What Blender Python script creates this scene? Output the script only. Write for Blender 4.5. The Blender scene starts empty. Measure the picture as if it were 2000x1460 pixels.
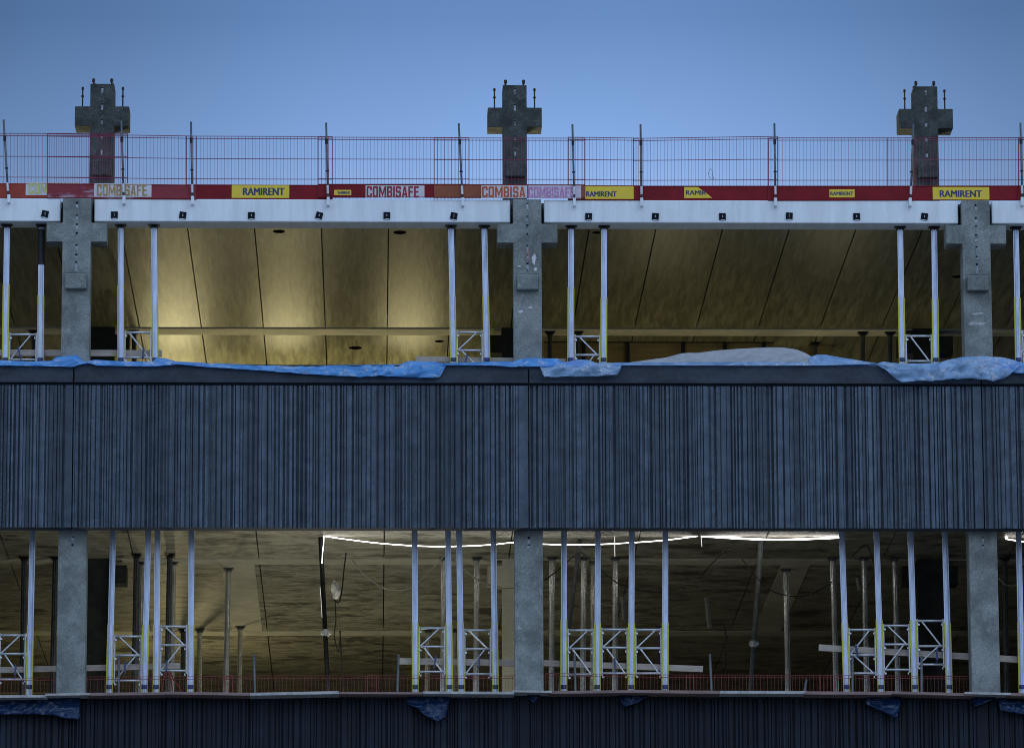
import bpy, bmesh, math, random
from mathutils import Vector, Matrix, noise
R = math.radians
S = bpy.context.scene
C = S.collection
# ------------------------------------------------------------------ camera
F, YAW, PITCH, ROLL = 10652.2, .02575, .21221, -.00366
CAM = Vector((-2.708, -93.87, 1.6))
fwd = Vector((math.sin(YAW)*math.cos(PITCH), math.cos(YAW)*math.cos(PITCH), math.sin(PITCH)))
rt = Vector((math.cos(YAW), -math.sin(YAW), 0)); up = rt.cross(fwd)
rt, up = rt*math.cos(ROLL)+up*math.sin(ROLL), -rt*math.sin(ROLL)+up*math.cos(ROLL)
cd = bpy.data.cameras.new('camera'); cam = bpy.data.objects.new('camera', cd); C.objects.link(cam)
m3 = Matrix((rt, up, -fwd)).transposed()
cam.matrix_world = Matrix.Translation(CAM) @ m3.to_4x4()
cd.sensor_width = 36; cd.lens = F/2000*36; cd.clip_start = 1; cd.clip_end = 3000
S.camera = cam
def W(px, py, Y):
    "point of the photograph (px, py) on the vertical plane at depth Y behind the facade"
    d = fwd + rt*((px-1000)/F) - up*((py-730)/F)
    return CAM + d*((Y-CAM.y)/d.y)
def WZ(px, py, z):
    d = fwd + rt*((px-1000)/F) - up*((py-730)/F)
    return CAM + d*((z-CAM.z)/d.z)
# ------------------------------------------------------------------ world, sun, exposure
w = bpy.data.worlds.new('World'); S.world = w; w.use_nodes = True
N = w.node_tree.nodes; L = w.node_tree.links; N.clear()
out = N.new('ShaderNodeOutputWorld'); bg = N.new('ShaderNodeBackground'); L.new(bg.outputs[0], out.inputs[0])
sky = N.new('ShaderNodeTexSky'); sky.sky_type = 'NISHITA'; sky.sun_disc = False
sky.sun_elevation = R(2); sky.sun_rotation = R(200); sky.ozone_density = 6; sky.air_density = 1; sky.dust_density = .3
tc = N.new('ShaderNodeTexCoord'); sp = N.new('ShaderNodeSeparateXYZ'); L.new(tc.outputs['Generated'], sp.inputs[0])
def ramp(nodes, links, src, stops, interp='EASE'):
    r = nodes.new('ShaderNodeValToRGB'); r.color_ramp.interpolation = interp
    e = r.color_ramp.elements
    while len(e) < len(stops): e.new(.5)
    for k, (p, c) in enumerate(stops):
        e[k].position = p; e[k].color = (*c, 1)
    if src is not None: links.new(src, r.inputs[0])
    return r
# dusk gradient: paler low band, deeper blue above, a brighter western half (behind the camera)
lowr = ramp(N, L, sp.outputs[2], [(0, (.12, .17, .30)), (.205, (.55, .69, .97)), (.25, (.235, .40, .73)), (.275, (.125, .24, .48)), (.40, (.10, .20, .46)), (1, (.12, .22, .46))], 'LINEAR')
mp = N.new('ShaderNodeMapRange'); L.new(sp.outputs[1], mp.inputs[0]); mp.inputs[1].default_value = .55; mp.inputs[2].default_value = -.75
west = ramp(N, L, sp.outputs[2], [(0, (.10, .13, .18)), (.04, (.30, .38, .52)), (.25, (.62, .78, 1.05)), (1, (.40, .56, .90))], 'LINEAR')
mx = N.new('ShaderNodeMix'); mx.data_type = 'RGBA'; L.new(mp.outputs[0], mx.inputs[0]); L.new(lowr.outputs[0], mx.inputs[6]); wsc = N.new('ShaderNodeVectorMath'); wsc.operation = 'SCALE'; wsc.inputs[3].default_value = 2.3; L.new(west.outputs[0], wsc.inputs[0]); L.new(wsc.outputs[0], mx.inputs[7])
# sky colour darkened to both sides to imitate lens vignetting, mottled by faint noise
hx = N.new('ShaderNodeMapRange'); ab = N.new('ShaderNodeMath'); ab.operation = 'SUBTRACT'; ab.inputs[1].default_value = math.sin(YAW)+.004
L.new(sp.outputs[0], ab.inputs[0]); a2 = N.new('ShaderNodeMath'); a2.operation = 'ABSOLUTE'; L.new(ab.outputs[0], a2.inputs[0])
L.new(a2.outputs[0], hx.inputs[0]); hx.inputs[1].default_value = 0; hx.inputs[2].default_value = .15; hx.inputs[3].default_value = 1.05; hx.inputs[4].default_value = .46
hx.interpolation_type = 'SMOOTHSTEP'
nz = N.new('ShaderNodeTexNoise'); nz.inputs['Scale'].default_value = 9; nz.inputs['Detail'].default_value = 3; L.new(tc.outputs['Generated'], nz.inputs[0])
nm = N.new('ShaderNodeMapRange'); L.new(nz.outputs[0], nm.inputs[0]); nm.inputs[1].default_value = .3; nm.inputs[2].default_value = .7; nm.inputs[3].default_value = .93; nm.inputs[4].default_value = 1.05
mm = N.new('ShaderNodeMath'); mm.operation = 'MULTIPLY'; L.new(hx.outputs[0], mm.inputs[0]); L.new(nm.outputs[0], mm.inputs[1])
vm = N.new('ShaderNodeVectorMath'); vm.operation = 'SCALE'; L.new(mx.outputs[2], vm.inputs[0]); L.new(mm.outputs[0], vm.inputs[3])
sm = N.new('ShaderNodeVectorMath'); sm.operation = 'SCALE'; L.new(sky.outputs[0], sm.inputs[0]); sm.inputs[3].default_value = .02
ad = N.new('ShaderNodeVectorMath'); ad.operation = 'ADD'; L.new(vm.outputs[0], ad.inputs[0]); L.new(sm.outputs[0], ad.inputs[1])
L.new(ad.outputs[0], bg.inputs[0]); bg.inputs[1].default_value = 1.0
sl = bpy.data.lights.new('dusk_fill', 'SUN'); sl.energy = .28; sl.angle = R(25); sl.color = (.72, .84, 1.0)  # added soft fill after sunset, there to shade the flutes
so = bpy.data.objects.new('dusk_fill', sl); C.objects.link(so)
so.rotation_euler = Vector((-.62, .62, -.62)).to_track_quat('-Z', 'Y').to_euler()
S.view_settings.view_transform = 'Standard'; S.view_settings.look = 'None'
S.view_settings.exposure = 0; S.view_settings.gamma = 1
S.render.engine = 'CYCLES'
S.cycles.max_bounces = 6; S.cycles.filter_width = 1.0; S.cycles.pixel_filter_type = 'BLACKMAN_HARRIS'

# ------------------------------------------------------------------ materials
def mat(name, col, rough=.8, metal=0., var=.12, scale=3., stretch=(1, 1, 1), bump=0., col2=None, patch=None, attr=False, fine=.0, spec=.5):
    """procedural material: large noise tint, optional second colour in patches, optional fine grain"""
    m = bpy.data.materials.new(name); m.use_nodes = True
    n = m.node_tree.nodes; l = m.node_tree.links; b = n['Principled BSDF']
    b.inputs['Roughness'].default_value = rough; b.inputs['Metallic'].default_value = metal
    b.inputs['Specular IOR Level'].default_value = spec
    g = n.new('ShaderNodeNewGeometry'); mpn = n.new('ShaderNodeMapping'); l.new(g.outputs['Position'], mpn.inputs[0]); mpn.inputs['Scale'].default_value = stretch
    nz = n.new('ShaderNodeTexNoise'); nz.inputs['Scale'].default_value = scale; nz.inputs['Detail'].default_value = 8; nz.inputs['Roughness'].default_value = .65
    l.new(mpn.outputs[0], nz.inputs[0])
    lo = tuple(c*(1-var) for c in col); hi = tuple(min(1, c*(1+var)) for c in col)
    r = ramp(n, l, nz.outputs[0], [(.32, lo), (.68, hi)])
    c = r.outputs[0]
    if col2:
        n2 = n.new('ShaderNodeTexNoise'); n2.inputs['Scale'].default_value = patch[0]; n2.inputs['Detail'].default_value = 9; n2.inputs['Roughness'].default_value = .7
        l.new(mpn.outputs[0], n2.inputs[0])
        r2 = ramp(n, l, n2.outputs[0], [(patch[1], (0, 0, 0)), (patch[2], (1, 1, 1))])
        q = n.new('ShaderNodeMix'); q.data_type = 'RGBA'; l.new(r2.outputs[0], q.inputs[0]); l.new(c, q.inputs[6]); q.inputs[7].default_value = (*col2, 1); c = q.outputs[2]
    if attr:
        at = n.new('ShaderNodeAttribute'); at.attribute_name = 'tint'
        q = n.new('ShaderNodeMix'); q.data_type = 'RGBA'; q.blend_type = 'MULTIPLY'; q.inputs[0].default_value = 1
        l.new(c, q.inputs[6]); l.new(at.outputs[0], q.inputs[7]); c = q.outputs[2]
    if fine:
        n3 = n.new('ShaderNodeTexNoise'); n3.inputs['Scale'].default_value = 55; n3.inputs['Detail'].default_value = 2; l.new(g.outputs['Position'], n3.inputs[0])
        mr = n.new('ShaderNodeMapRange'); l.new(n3.outputs[0], mr.inputs[0]); mr.inputs[1].default_value = .3; mr.inputs[2].default_value = .7; mr.inputs[3].default_value = 1-fine; mr.inputs[4].default_value = 1+fine
        q = n.new('ShaderNodeVectorMath'); q.operation = 'SCALE'; l.new(c, q.inputs[0]); l.new(mr.outputs[0], q.inputs[3]); c = q.outputs[0]
    l.new(c, b.inputs['Base Color'])
    if bump:
        bp = n.new('ShaderNodeBump'); bp.inputs['Strength'].default_value = bump; bp.inputs['Distance'].default_value = .02; l.new(nz.outputs[0], bp.inputs['Height']); l.new(bp.outputs[0], b.inputs['Normal'])
    return m
M = {}
M['concrete'] = mat('column_concrete', (.205, .228, .215), .85, var=.32, scale=2.2, col2=(.36, .39, .37), patch=(3.2, .56, .72), fine=.26, bump=.4)
M['repair'] = mat('repair_mortar', (.40, .43, .42), .85, var=.25, scale=12)
M['concrete_dark'] = mat('shaded_dark_concrete', (.034, .040, .040), .9, var=.35, scale=3, col2=(.075, .085, .085), patch=(4, .6, .8), fine=.25, bump=.3)  # column concrete with the shade of unlit inner fronts put into its colour
M['roof_concrete'] = mat('weathered_grey_concrete', (.052, .060, .056), .9, var=.4, scale=4, col2=(.12, .135, .13), patch=(5, .56, .70), fine=.40, bump=.4)
M['inner'] = mat('interior_concrete', (.20, .20, .18), .85, var=.2, scale=2, fine=.12)
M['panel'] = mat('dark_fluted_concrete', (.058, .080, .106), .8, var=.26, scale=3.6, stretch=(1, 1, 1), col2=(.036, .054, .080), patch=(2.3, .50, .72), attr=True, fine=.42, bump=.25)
M['panel_low'] = mat('shaded_dark_fluted_concrete', (.005, .010, .018), .85, var=.35, scale=2.2, stretch=(1, 1, 1), attr=True, fine=.40, bump=.15)  # fluted concrete darkened, the shade below the boards put into its colour
M['cap'] = mat('smooth_dark_concrete', (.032, .043, .059), .8, var=.35, scale=1.6, stretch=(.7, 1, 2), fine=.40)
M['white'] = mat('pale_precast', (.80, .87, .90), .7, var=.08, scale=1.6, col2=(.62, .67, .68), stretch=(3.5, 1, .45), patch=(1.3, .56, .82), fine=.08)
M['soffit'] = mat('soffit_concrete', (.185, .18, .118), .42, var=.45, scale=2.4, stretch=(5, .35, 1), col2=(.135, .130, .075), patch=(1.5, .48, .72), fine=.34, bump=.22, spec=.45)
M['soffit_low'] = mat('stained_soffit', (.33, .325, .27), .5, var=.35, scale=3.2, stretch=(1, 1.7, 1), col2=(.11, .105, .085), patch=(1.2, .50, .62), fine=.45, bump=.2)
M['soffit_beam'] = mat('beam_concrete', (.54, .53, .45), .8, var=.12, scale=2, fine=.10)
M['alu'] = mat('aluminium', (.62, .70, .84), .34, .35, var=.12, scale=9, stretch=(1, 1, .3))
M['alu_old'] = mat('worn_aluminium', (.74, .76, .74), .25, .75, var=.2, scale=9, stretch=(1, 1, .3))
M['tube'] = mat('galvanised_tube', (.60, .63, .66), .45, .5, var=.15, scale=12)
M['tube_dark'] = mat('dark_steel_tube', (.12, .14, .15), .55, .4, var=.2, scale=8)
M['steel_black'] = mat('black_steel', (.012, .014, .020), .6, .2, var=.3, scale=8)
M['yellow'] = mat('yellow_scale_strip', (.62, .58, .04), .5, var=.10, scale=20)
M['blue'] = mat('blue_plastic_clamp', (.02, .045, .15), .4, var=.1)
M['red_wire'] = mat('red_painted_wire', (.22, .020, .065), .5, .0, var=.2, scale=8)
M['red_wire_low'] = mat('faded_red_wire', (.22, .035, .03), .6, var=.2, scale=8)
M['toe'] = mat('red_toe_board', (.215, .005, .011), .6, var=.2, scale=3, col2=(.13, .010, .014), patch=(6, .55, .7), fine=.08, spec=.25)
M['toe_orange'] = mat('orange_red_toe_board', (.34, .035, .012), .6, var=.2, scale=3, fine=.1)
M['toe_brown'] = mat('faded_brown_toe_board', (.27, .075, .03), .7, var=.18, scale=3, fine=.1)
M['toe_faded'] = mat('chalky_red_toe_board', (.24, .022, .035), .7, var=.2, scale=2, stretch=(.6, 1, 2), col2=(.50, .38, .46), patch=(1.3, .52, .66), fine=.1)
M['stick_white'] = mat('white_sticker', (.62, .62, .66), .6, var=.06, scale=8, col2=(.46, .40, .42), patch=(9, .62, .7))
M['stick_pink'] = mat('pinkish_sticker', (.62, .55, .64), .6, var=.08, scale=8, col2=(.50, .28, .38), patch=(8, .6, .68))
M['stick_yellow'] = mat('yellow_sticker', (.80, .60, .03), .5, var=.05, scale=8, col2=(.55, .40, .05), patch=(11, .66, .74))
M['ink_red'] = mat('red_lettering', (.30, .012, .03), .6)
M['ink_orange'] = mat('orange_lettering', (.50, .10, .03), .6)
M['ink_tan'] = mat('faded_tan_lettering', (.42, .27, .12), .7, var=.2, scale=10)
M['ink_green'] = mat('faded_yellow_green_lettering', (.55, .56, .20), .7)
M['ink_pink'] = mat('faded_pink_lettering', (.52, .26, .48), .7, var=.25, scale=14)
M['ink_navy'] = mat('navy_lettering', (.012, .035, .13), .5)
M['timber'] = mat('plank_timber', (.42, .36, .30), .8, var=.18, scale=6, stretch=(.4, 3, 6), fine=.1)
M['board'] = mat('brown_cover_board', (.24, .165, .15), .7, var=.2, scale=4, stretch=(.5, 2, 3), fine=.1)
M['board_pale'] = mat('pale_cover_board', (.42, .42, .40), .8, var=.2, scale=7, fine=.15)
M['rust'] = mat('rusty_rebar', (.055, .030, .022), .8, .2, var=.4, scale=20)
M['slot'] = mat('cast_in_channel', (.22, .24, .27), .5, .6, var=.7, scale=12)
M['black'] = mat('black_plastic', (.008, .012, .02), .85, spec=.15)
M['hole'] = mat('dark_opening', (.004, .004, .003), 1, spec=0)
M['stain'] = mat('rust_stain', (.085, .08, .052), .9)
M['red_hose'] = mat('red_rubber_hose', (.35, .03, .02), .5)
M['ply'] = mat('yellow_plywood', (.30, .24, .10), .7, var=.2, scale=3, stretch=(.5, 1, 4), fine=.08)
M['cable'] = mat('black_cable', (.02, .02, .018), .6)
M['cable_pale'] = mat('grey_cable', (.30, .30, .26), .6)
M['bag'] = mat('white_plastic_bag', (.80, .80, .78), .5, var=.2, scale=18)
M['ground'] = mat('pale_bounce_ground', (.26, .25, .23), .95, var=.3, scale=.8, fine=.2)  # unseen ground, lightened to bounce light up onto the soffits
M['floor'] = mat('screed_floor', (.16, .155, .14), .9, var=.2, scale=.6)

def emis(name, col, st):
    m = bpy.data.materials.new(name); m.use_nodes = True; n = m.node_tree.nodes; b = n['Principled BSDF']
    b.inputs['Base Color'].default_value = (.8, .8, .8, 1)
    b.inputs['Emission Color'].default_value = (*col, 1); b.inputs['Emission Strength'].default_value = st
    return m
M['led_dim'] = emis('dim_led_rope', (1, .96, .92), .9)
M['led'] = emis('led_rope', (1, .96, .92), 10)

def plastic(name, col, alpha_lo, alpha_hi, rough=.12, bump=.35, sc=3.5, crease_glint=.75):
    m = bpy.data.materials.new(name); m.use_nodes = True
    n = m.node_tree.nodes; l = m.node_tree.links; n.clear()
    o = n.new('ShaderNodeOutputMaterial'); b = n.new('ShaderNodeBsdfPrincipled'); tr = n.new('ShaderNodeBsdfTranslucent'); tp = n.new('ShaderNodeBsdfTransparent')
    b.inputs['Roughness'].default_value = rough; b.inputs['Base Color'].default_value = (*col, 1); tr.inputs[0].default_value = (*col, 1)
    tp.inputs[0].default_value = tuple(.55+.45*c for c in col)+(1,)
    m1 = n.new('ShaderNodeMixShader'); m1.inputs[0].default_value = .35; l.new(b.outputs[0], m1.inputs[1]); l.new(tr.outputs[0], m1.inputs[2])
    m2 = n.new('ShaderNodeMixShader')
    g = n.new('ShaderNodeNewGeometry'); mpn = n.new('ShaderNodeMapping'); mpn.inputs['Scale'].default_value = (1, 1, 2.2); l.new(g.outputs['Position'], mpn.inputs[0])
    nz = n.new('ShaderNodeTexNoise'); nz.inputs['Scale'].default_value = sc; nz.inputs['Detail'].default_value = 5; nz.inputs['Distortion'].default_value = 1.2; l.new(mpn.outputs[0], nz.inputs[0])
    mr = n.new('ShaderNodeMapRange'); l.new(nz.outputs[0], mr.inputs[0]); mr.inputs[1].default_value = .35; mr.inputs[2].default_value = .65; mr.inputs[3].default_value = alpha_lo; mr.inputs[4].default_value = alpha_hi
    l.new(mr.outputs[0], m2.inputs[0]); l.new(tp.outputs[0], m2.inputs[1]); l.new(m1.outputs[0], m2.inputs[2])
    bp = n.new('ShaderNodeBump'); bp.inputs['Strength'].default_value = bump; bp.inputs['Distance'].default_value = .06; l.new(nz.outputs[0], bp.inputs['Height'])
    # creases, bumped and painted with white highlights: thin lines where a distorted noise crosses its middle value
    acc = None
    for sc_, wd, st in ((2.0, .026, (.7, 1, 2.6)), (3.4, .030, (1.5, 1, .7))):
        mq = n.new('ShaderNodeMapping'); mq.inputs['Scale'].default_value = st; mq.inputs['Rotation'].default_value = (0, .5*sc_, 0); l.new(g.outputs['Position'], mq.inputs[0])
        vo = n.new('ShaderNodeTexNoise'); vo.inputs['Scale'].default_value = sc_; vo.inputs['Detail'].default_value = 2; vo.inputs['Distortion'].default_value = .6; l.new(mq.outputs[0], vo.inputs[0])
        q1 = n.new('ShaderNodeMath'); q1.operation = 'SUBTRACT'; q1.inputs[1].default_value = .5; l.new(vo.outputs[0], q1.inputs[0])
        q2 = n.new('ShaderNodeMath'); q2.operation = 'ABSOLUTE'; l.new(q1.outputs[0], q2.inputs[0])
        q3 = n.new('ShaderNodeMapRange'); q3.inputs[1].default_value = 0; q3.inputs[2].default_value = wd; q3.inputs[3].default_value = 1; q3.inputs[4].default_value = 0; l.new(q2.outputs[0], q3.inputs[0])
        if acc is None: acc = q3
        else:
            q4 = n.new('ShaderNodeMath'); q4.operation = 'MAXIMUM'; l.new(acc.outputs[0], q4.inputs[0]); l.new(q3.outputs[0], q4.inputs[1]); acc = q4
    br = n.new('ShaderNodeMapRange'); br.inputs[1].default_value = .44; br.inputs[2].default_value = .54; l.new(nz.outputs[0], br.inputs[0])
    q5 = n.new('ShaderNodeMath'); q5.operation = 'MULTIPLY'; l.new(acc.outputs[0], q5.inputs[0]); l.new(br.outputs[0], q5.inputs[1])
    q6 = n.new('ShaderNodeMath'); q6.operation = 'MULTIPLY'; l.new(q5.outputs[0], q6.inputs[0]); q6.inputs[1].default_value = crease_glint
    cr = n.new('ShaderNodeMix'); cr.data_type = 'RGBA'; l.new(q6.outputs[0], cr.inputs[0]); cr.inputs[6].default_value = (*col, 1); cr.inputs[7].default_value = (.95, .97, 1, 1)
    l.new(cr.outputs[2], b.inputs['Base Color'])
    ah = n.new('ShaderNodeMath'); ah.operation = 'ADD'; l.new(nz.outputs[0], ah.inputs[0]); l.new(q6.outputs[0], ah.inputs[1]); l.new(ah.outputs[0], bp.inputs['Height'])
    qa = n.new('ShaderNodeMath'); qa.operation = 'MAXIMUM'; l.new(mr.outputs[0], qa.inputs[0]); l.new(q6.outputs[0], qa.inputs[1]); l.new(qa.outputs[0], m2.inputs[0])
    l.new(bp.outputs[0], b.inputs['Normal']); l.new(m2.outputs[0], o.inputs[0])
    return m
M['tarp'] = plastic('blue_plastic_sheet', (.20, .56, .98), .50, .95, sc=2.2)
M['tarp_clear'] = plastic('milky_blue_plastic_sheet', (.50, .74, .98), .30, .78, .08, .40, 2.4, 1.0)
M['tarp_low'] = plastic('dark_blue_plastic_sheet', (.012, .05, .15), .7, .98, .25, crease_glint=.18)
M['membrane'] = plastic('milky_plastic_membrane', (.68, .70, .72), .58, .80, .5, .2, crease_glint=0)

# ------------------------------------------------------------------ mesh helpers
class MB:
    def __init__(s): s.v = []; s.f = []; s.c = []
    def box(s, x0, x1, y0, y1, z0, z1, mtx=None, tint=None):
        b = len(s.v)
        P = [(x, y, z) for z in (z0, z1) for y in (y0, y1) for x in (x0, x1)]
        if mtx: P = [tuple(mtx @ Vector(p)) for p in P]
        s.v += P
        s.f += [tuple(b+i for i in q) for q in ((0, 2, 3, 1), (4, 5, 7, 6), (0, 1, 5, 4), (2, 6, 7, 3), (0, 4, 6, 2), (1, 3, 7, 5))]
        return s
    def tube(s, a, b, r, n=8, r2=None):
        a = Vector(a); b = Vector(b); d = (b-a).normalized()
        u = d.orthogonal().normalized(); v = d.cross(u); k = len(s.v); r2 = r if r2 is None else r2
        for p, q in ((a, r), (b, r2)):
            for i in range(n):
                t = 2*math.pi*i/n; s.v.append(tuple(p+u*(q*math.cos(t))+v*(q*math.sin(t))))
        for i in range(n):
            j = (i+1) % n; s.f.append((k+i, k+j, k+n+j, k+n+i))
        s.f.append(tuple(k+i for i in reversed(range(n)))); s.f.append(tuple(k+n+i for i in range(n)))
        return s
    def path(s, pts, r, n=6):
        pts = [Vector(p) for p in pts]; k = len(s.v)
        for i, p in enumerate(pts):
            d = (pts[min(i+1, len(pts)-1)]-pts[max(i-1, 0)]).normalized()
            u = d.cross(Vector((0, 1, .13))).normalized(); v = d.cross(u)
            for j in range(n):
                t = 2*math.pi*j/n; s.v.append(tuple(p+u*(r*math.cos(t))+v*(r*math.sin(t))))
        for i in range(len(pts)-1):
            for j in range(n):
                q = (j+1) % n; s.f.append((k+i*n+j, k+i*n+q, k+(i+1)*n+q, k+(i+1)*n+j))
        s.f.append(tuple(k+j for j in reversed(range(n)))); s.f.append(tuple(k+(len(pts)-1)*n+j for j in range(n)))
        return s
    def prism(s, outline, y0, y1):
        "outline in x,z extruded along y"
        k = len(s.v); n = len(outline)
        for y in (y0, y1):
            for x, z in outline: s.v.append((x, y, z))
        s.f.append(tuple(range(k, k+n))); s.f.append(tuple(reversed(range(k+n, k+2*n))))
        for i in range(n):
            j = (i+1) % n; s.f.append((k+j, k+i, k+n+i, k+n+j))
        return s
    def build(s, name, m, parent=None, bevel=0, smooth=False, tints=None):
        me = bpy.data.meshes.new(name); me.from_pydata(s.v, [], s.f); me.update()
        bm = bmesh.new(); bm.from_mesh(me); bmesh.ops.recalc_face_normals(bm, faces=bm.faces); bm.to_mesh(me); bm.free()
        me.materials.append(m)
        if smooth:
            for p in me.polygons: p.use_smooth = True
        if tints:
            a = me.color_attributes.new('tint', 'FLOAT_COLOR', 'POINT')
            for i, t in enumerate(tints): a.data[i].color = (t, t, t, 1)
        o = bpy.data.objects.new(name, me); C.objects.link(o)
        if parent: o.parent = parent
        if bevel:
            b = o.modifiers.new('bevel', 'BEVEL'); b.width = bevel; b.segments = 2; b.limit_method = 'ANGLE'
        return o
def tag(o, label=None, cat=None, group=None, kind=None):
    for k, v in (('label', label), ('category', cat), ('group', group), ('kind', kind)):
        if v: o[k] = v
    return o
def empty(name, label, cat, group=None, loc=(0, 0, 0)):
    o = bpy.data.objects.new(name, None); C.objects.link(o); o.location = loc; o.empty_display_size = .2
    return tag(o, label, cat, group)

# ------------------------------------------------------------------ levels (metres)
B = 7.994                                   # bay
Zc = 24.757                                 # soffit of the upper storey
Yc = .30                                    # front of the columns
Yb = .42                                    # front of the pale beams
Y1 = 9.41; BW = .55                         # inner beam row and its width
Y2 = Y1+8.4
zt = W(1034, 713, 0).z; zg = W(1034, 749.5, 0).z; zb = W(1034, 1030, 0).z
zbb = W(1034, 434.5, Yb).z; zbt = W(1034, 390, Yb).z
Zl = W(1000, 1091, Y1).z                    # soffit of the lower storey
FU = Zl+.42                                 # floor of the upper storey
zs = W(1034, 1356, 0).z                     # top of the lower band
FL = zs-1.35
XL, XR = -3*B+B, 2*B                        # -16 .. 16

tag(MB().box(-400, 400, -200, 700, -.3, 0).build('ground', M['ground']), kind='structure')

bld = empty('concrete_building', 'unfinished concrete office building with dark fluted bands and cross-shaped columns', 'building')

# ---- fluted facade panels
def panel(x0, x1, z0, z1, zgr, seed, m, capm, rim=True):
    rnd = random.Random(seed)
    x0 += .011; x1 -= .011
    # ribbed field: polyline profile extruded in z
    prof = [(x0, .0)]; tin = []
    x = x0+.02; t = 1.0
    pts = [(x0, 0)]; tints = [1.]
    while x < x1-.06:
        f = (x-x0)/(x1-x0)
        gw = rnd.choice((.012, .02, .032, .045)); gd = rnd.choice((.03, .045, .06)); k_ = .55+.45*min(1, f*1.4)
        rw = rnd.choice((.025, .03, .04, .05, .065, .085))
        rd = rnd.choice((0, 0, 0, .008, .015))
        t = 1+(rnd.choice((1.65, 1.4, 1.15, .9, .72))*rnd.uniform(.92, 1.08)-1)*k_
        g = 1+(rnd.uniform(.6, .85)-1)*k_  # grooves tinted darker than ribs, recess shade put into the colour
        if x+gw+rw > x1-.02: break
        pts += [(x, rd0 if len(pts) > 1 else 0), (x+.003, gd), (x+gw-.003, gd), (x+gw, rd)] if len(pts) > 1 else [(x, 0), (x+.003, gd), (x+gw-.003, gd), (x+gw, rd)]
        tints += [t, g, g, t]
        rd0 = rd; x += gw+rw
    pts.append((x1, 0)); tints.append(1.)
    b = MB(); tt = []
    top = zgr-.035
    for z in (z0, top):
        for (px, py) in pts: b.v.append((px, py, z))
        tt += tints
    n = len(pts)
    for i in range(n-1): b.f.append((i, i+1, n+i+1, n+i))
    # back box
    k = len(b.v); b.box(x0, x1, .065, .30, z0, top); tt += [.8]*8
    # close ribs underneath and above
    for base in (0, n):
        q = len(b.v)
        for (px, py) in pts: b.v.append((px, .07, z0 if base == 0 else top))
        tt += tints
        for i in range(n-1): b.f.append((base+i, base+i+1, q+i+1, q+i))
    o = b.build('facade_panel', m, bld, tints=tt)
    if not rim: return
    MB().box(x0, x1, .03, .30, top-.002, zgr+.012).build('groove', M['black'], o)
    MB().box(x0, x1, -.012, .30, zgr+.012, z1).build('panel_rim', capm, o, bevel=.012)
    # thickened foot of the panel seen from below
    MB().box(x0, x1, .30, .42, z0+.02, zgr).build('backing', M['concrete_dark'], o)
for i in range(-2, 2):
    panel(B*i, B*(i+1), zb, zt, zg, 11+i, M['panel'], M['cap'])
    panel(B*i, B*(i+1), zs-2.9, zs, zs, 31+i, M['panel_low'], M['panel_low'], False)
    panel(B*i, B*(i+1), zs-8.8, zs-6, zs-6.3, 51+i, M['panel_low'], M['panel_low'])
# ---- columns
def cross_outline(xc, z0, ztop, za0, za1, w=.25, a=.535):
    return [(xc-w, z0), (xc+w, z0), (xc+w, za0), (xc+a, za0), (xc+a, za1), (xc+w, za1), (xc+w, ztop), (xc-w, ztop), (xc-w, za1), (xc-a, za1), (xc-a, za0), (xc-w, za0)]
def slots(par, xc, y, segs, seed, dark=False):
    rnd = random.Random(seed); b = MB(); d = MB()
    for (za, zb_) in segs:
        ww = rnd.uniform(.016, .024)
        b.box(xc-ww, xc+ww, y-.004, y+.02, zb_, za)
        d.box(xc-ww*.9, xc+ww*.9, y-.007, y+.01, za-rnd.uniform(.02, .05), za-.004)
    b.build('cast_in_channel', M['slot'], par); d.build('channel_slot', M['black'], par)
def corbel(par, xc, y, z0, z1, m):
    MB().box(xc-.19, xc+.19, y-.13, y+.02, z0, z1).build('corbel', m, par, bevel=.015)
zA0 = W(1034, 474, Yc).z; zA1 = W(1034, 437, Yc).z; zCt = W(1034, 389, Yc).z
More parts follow.
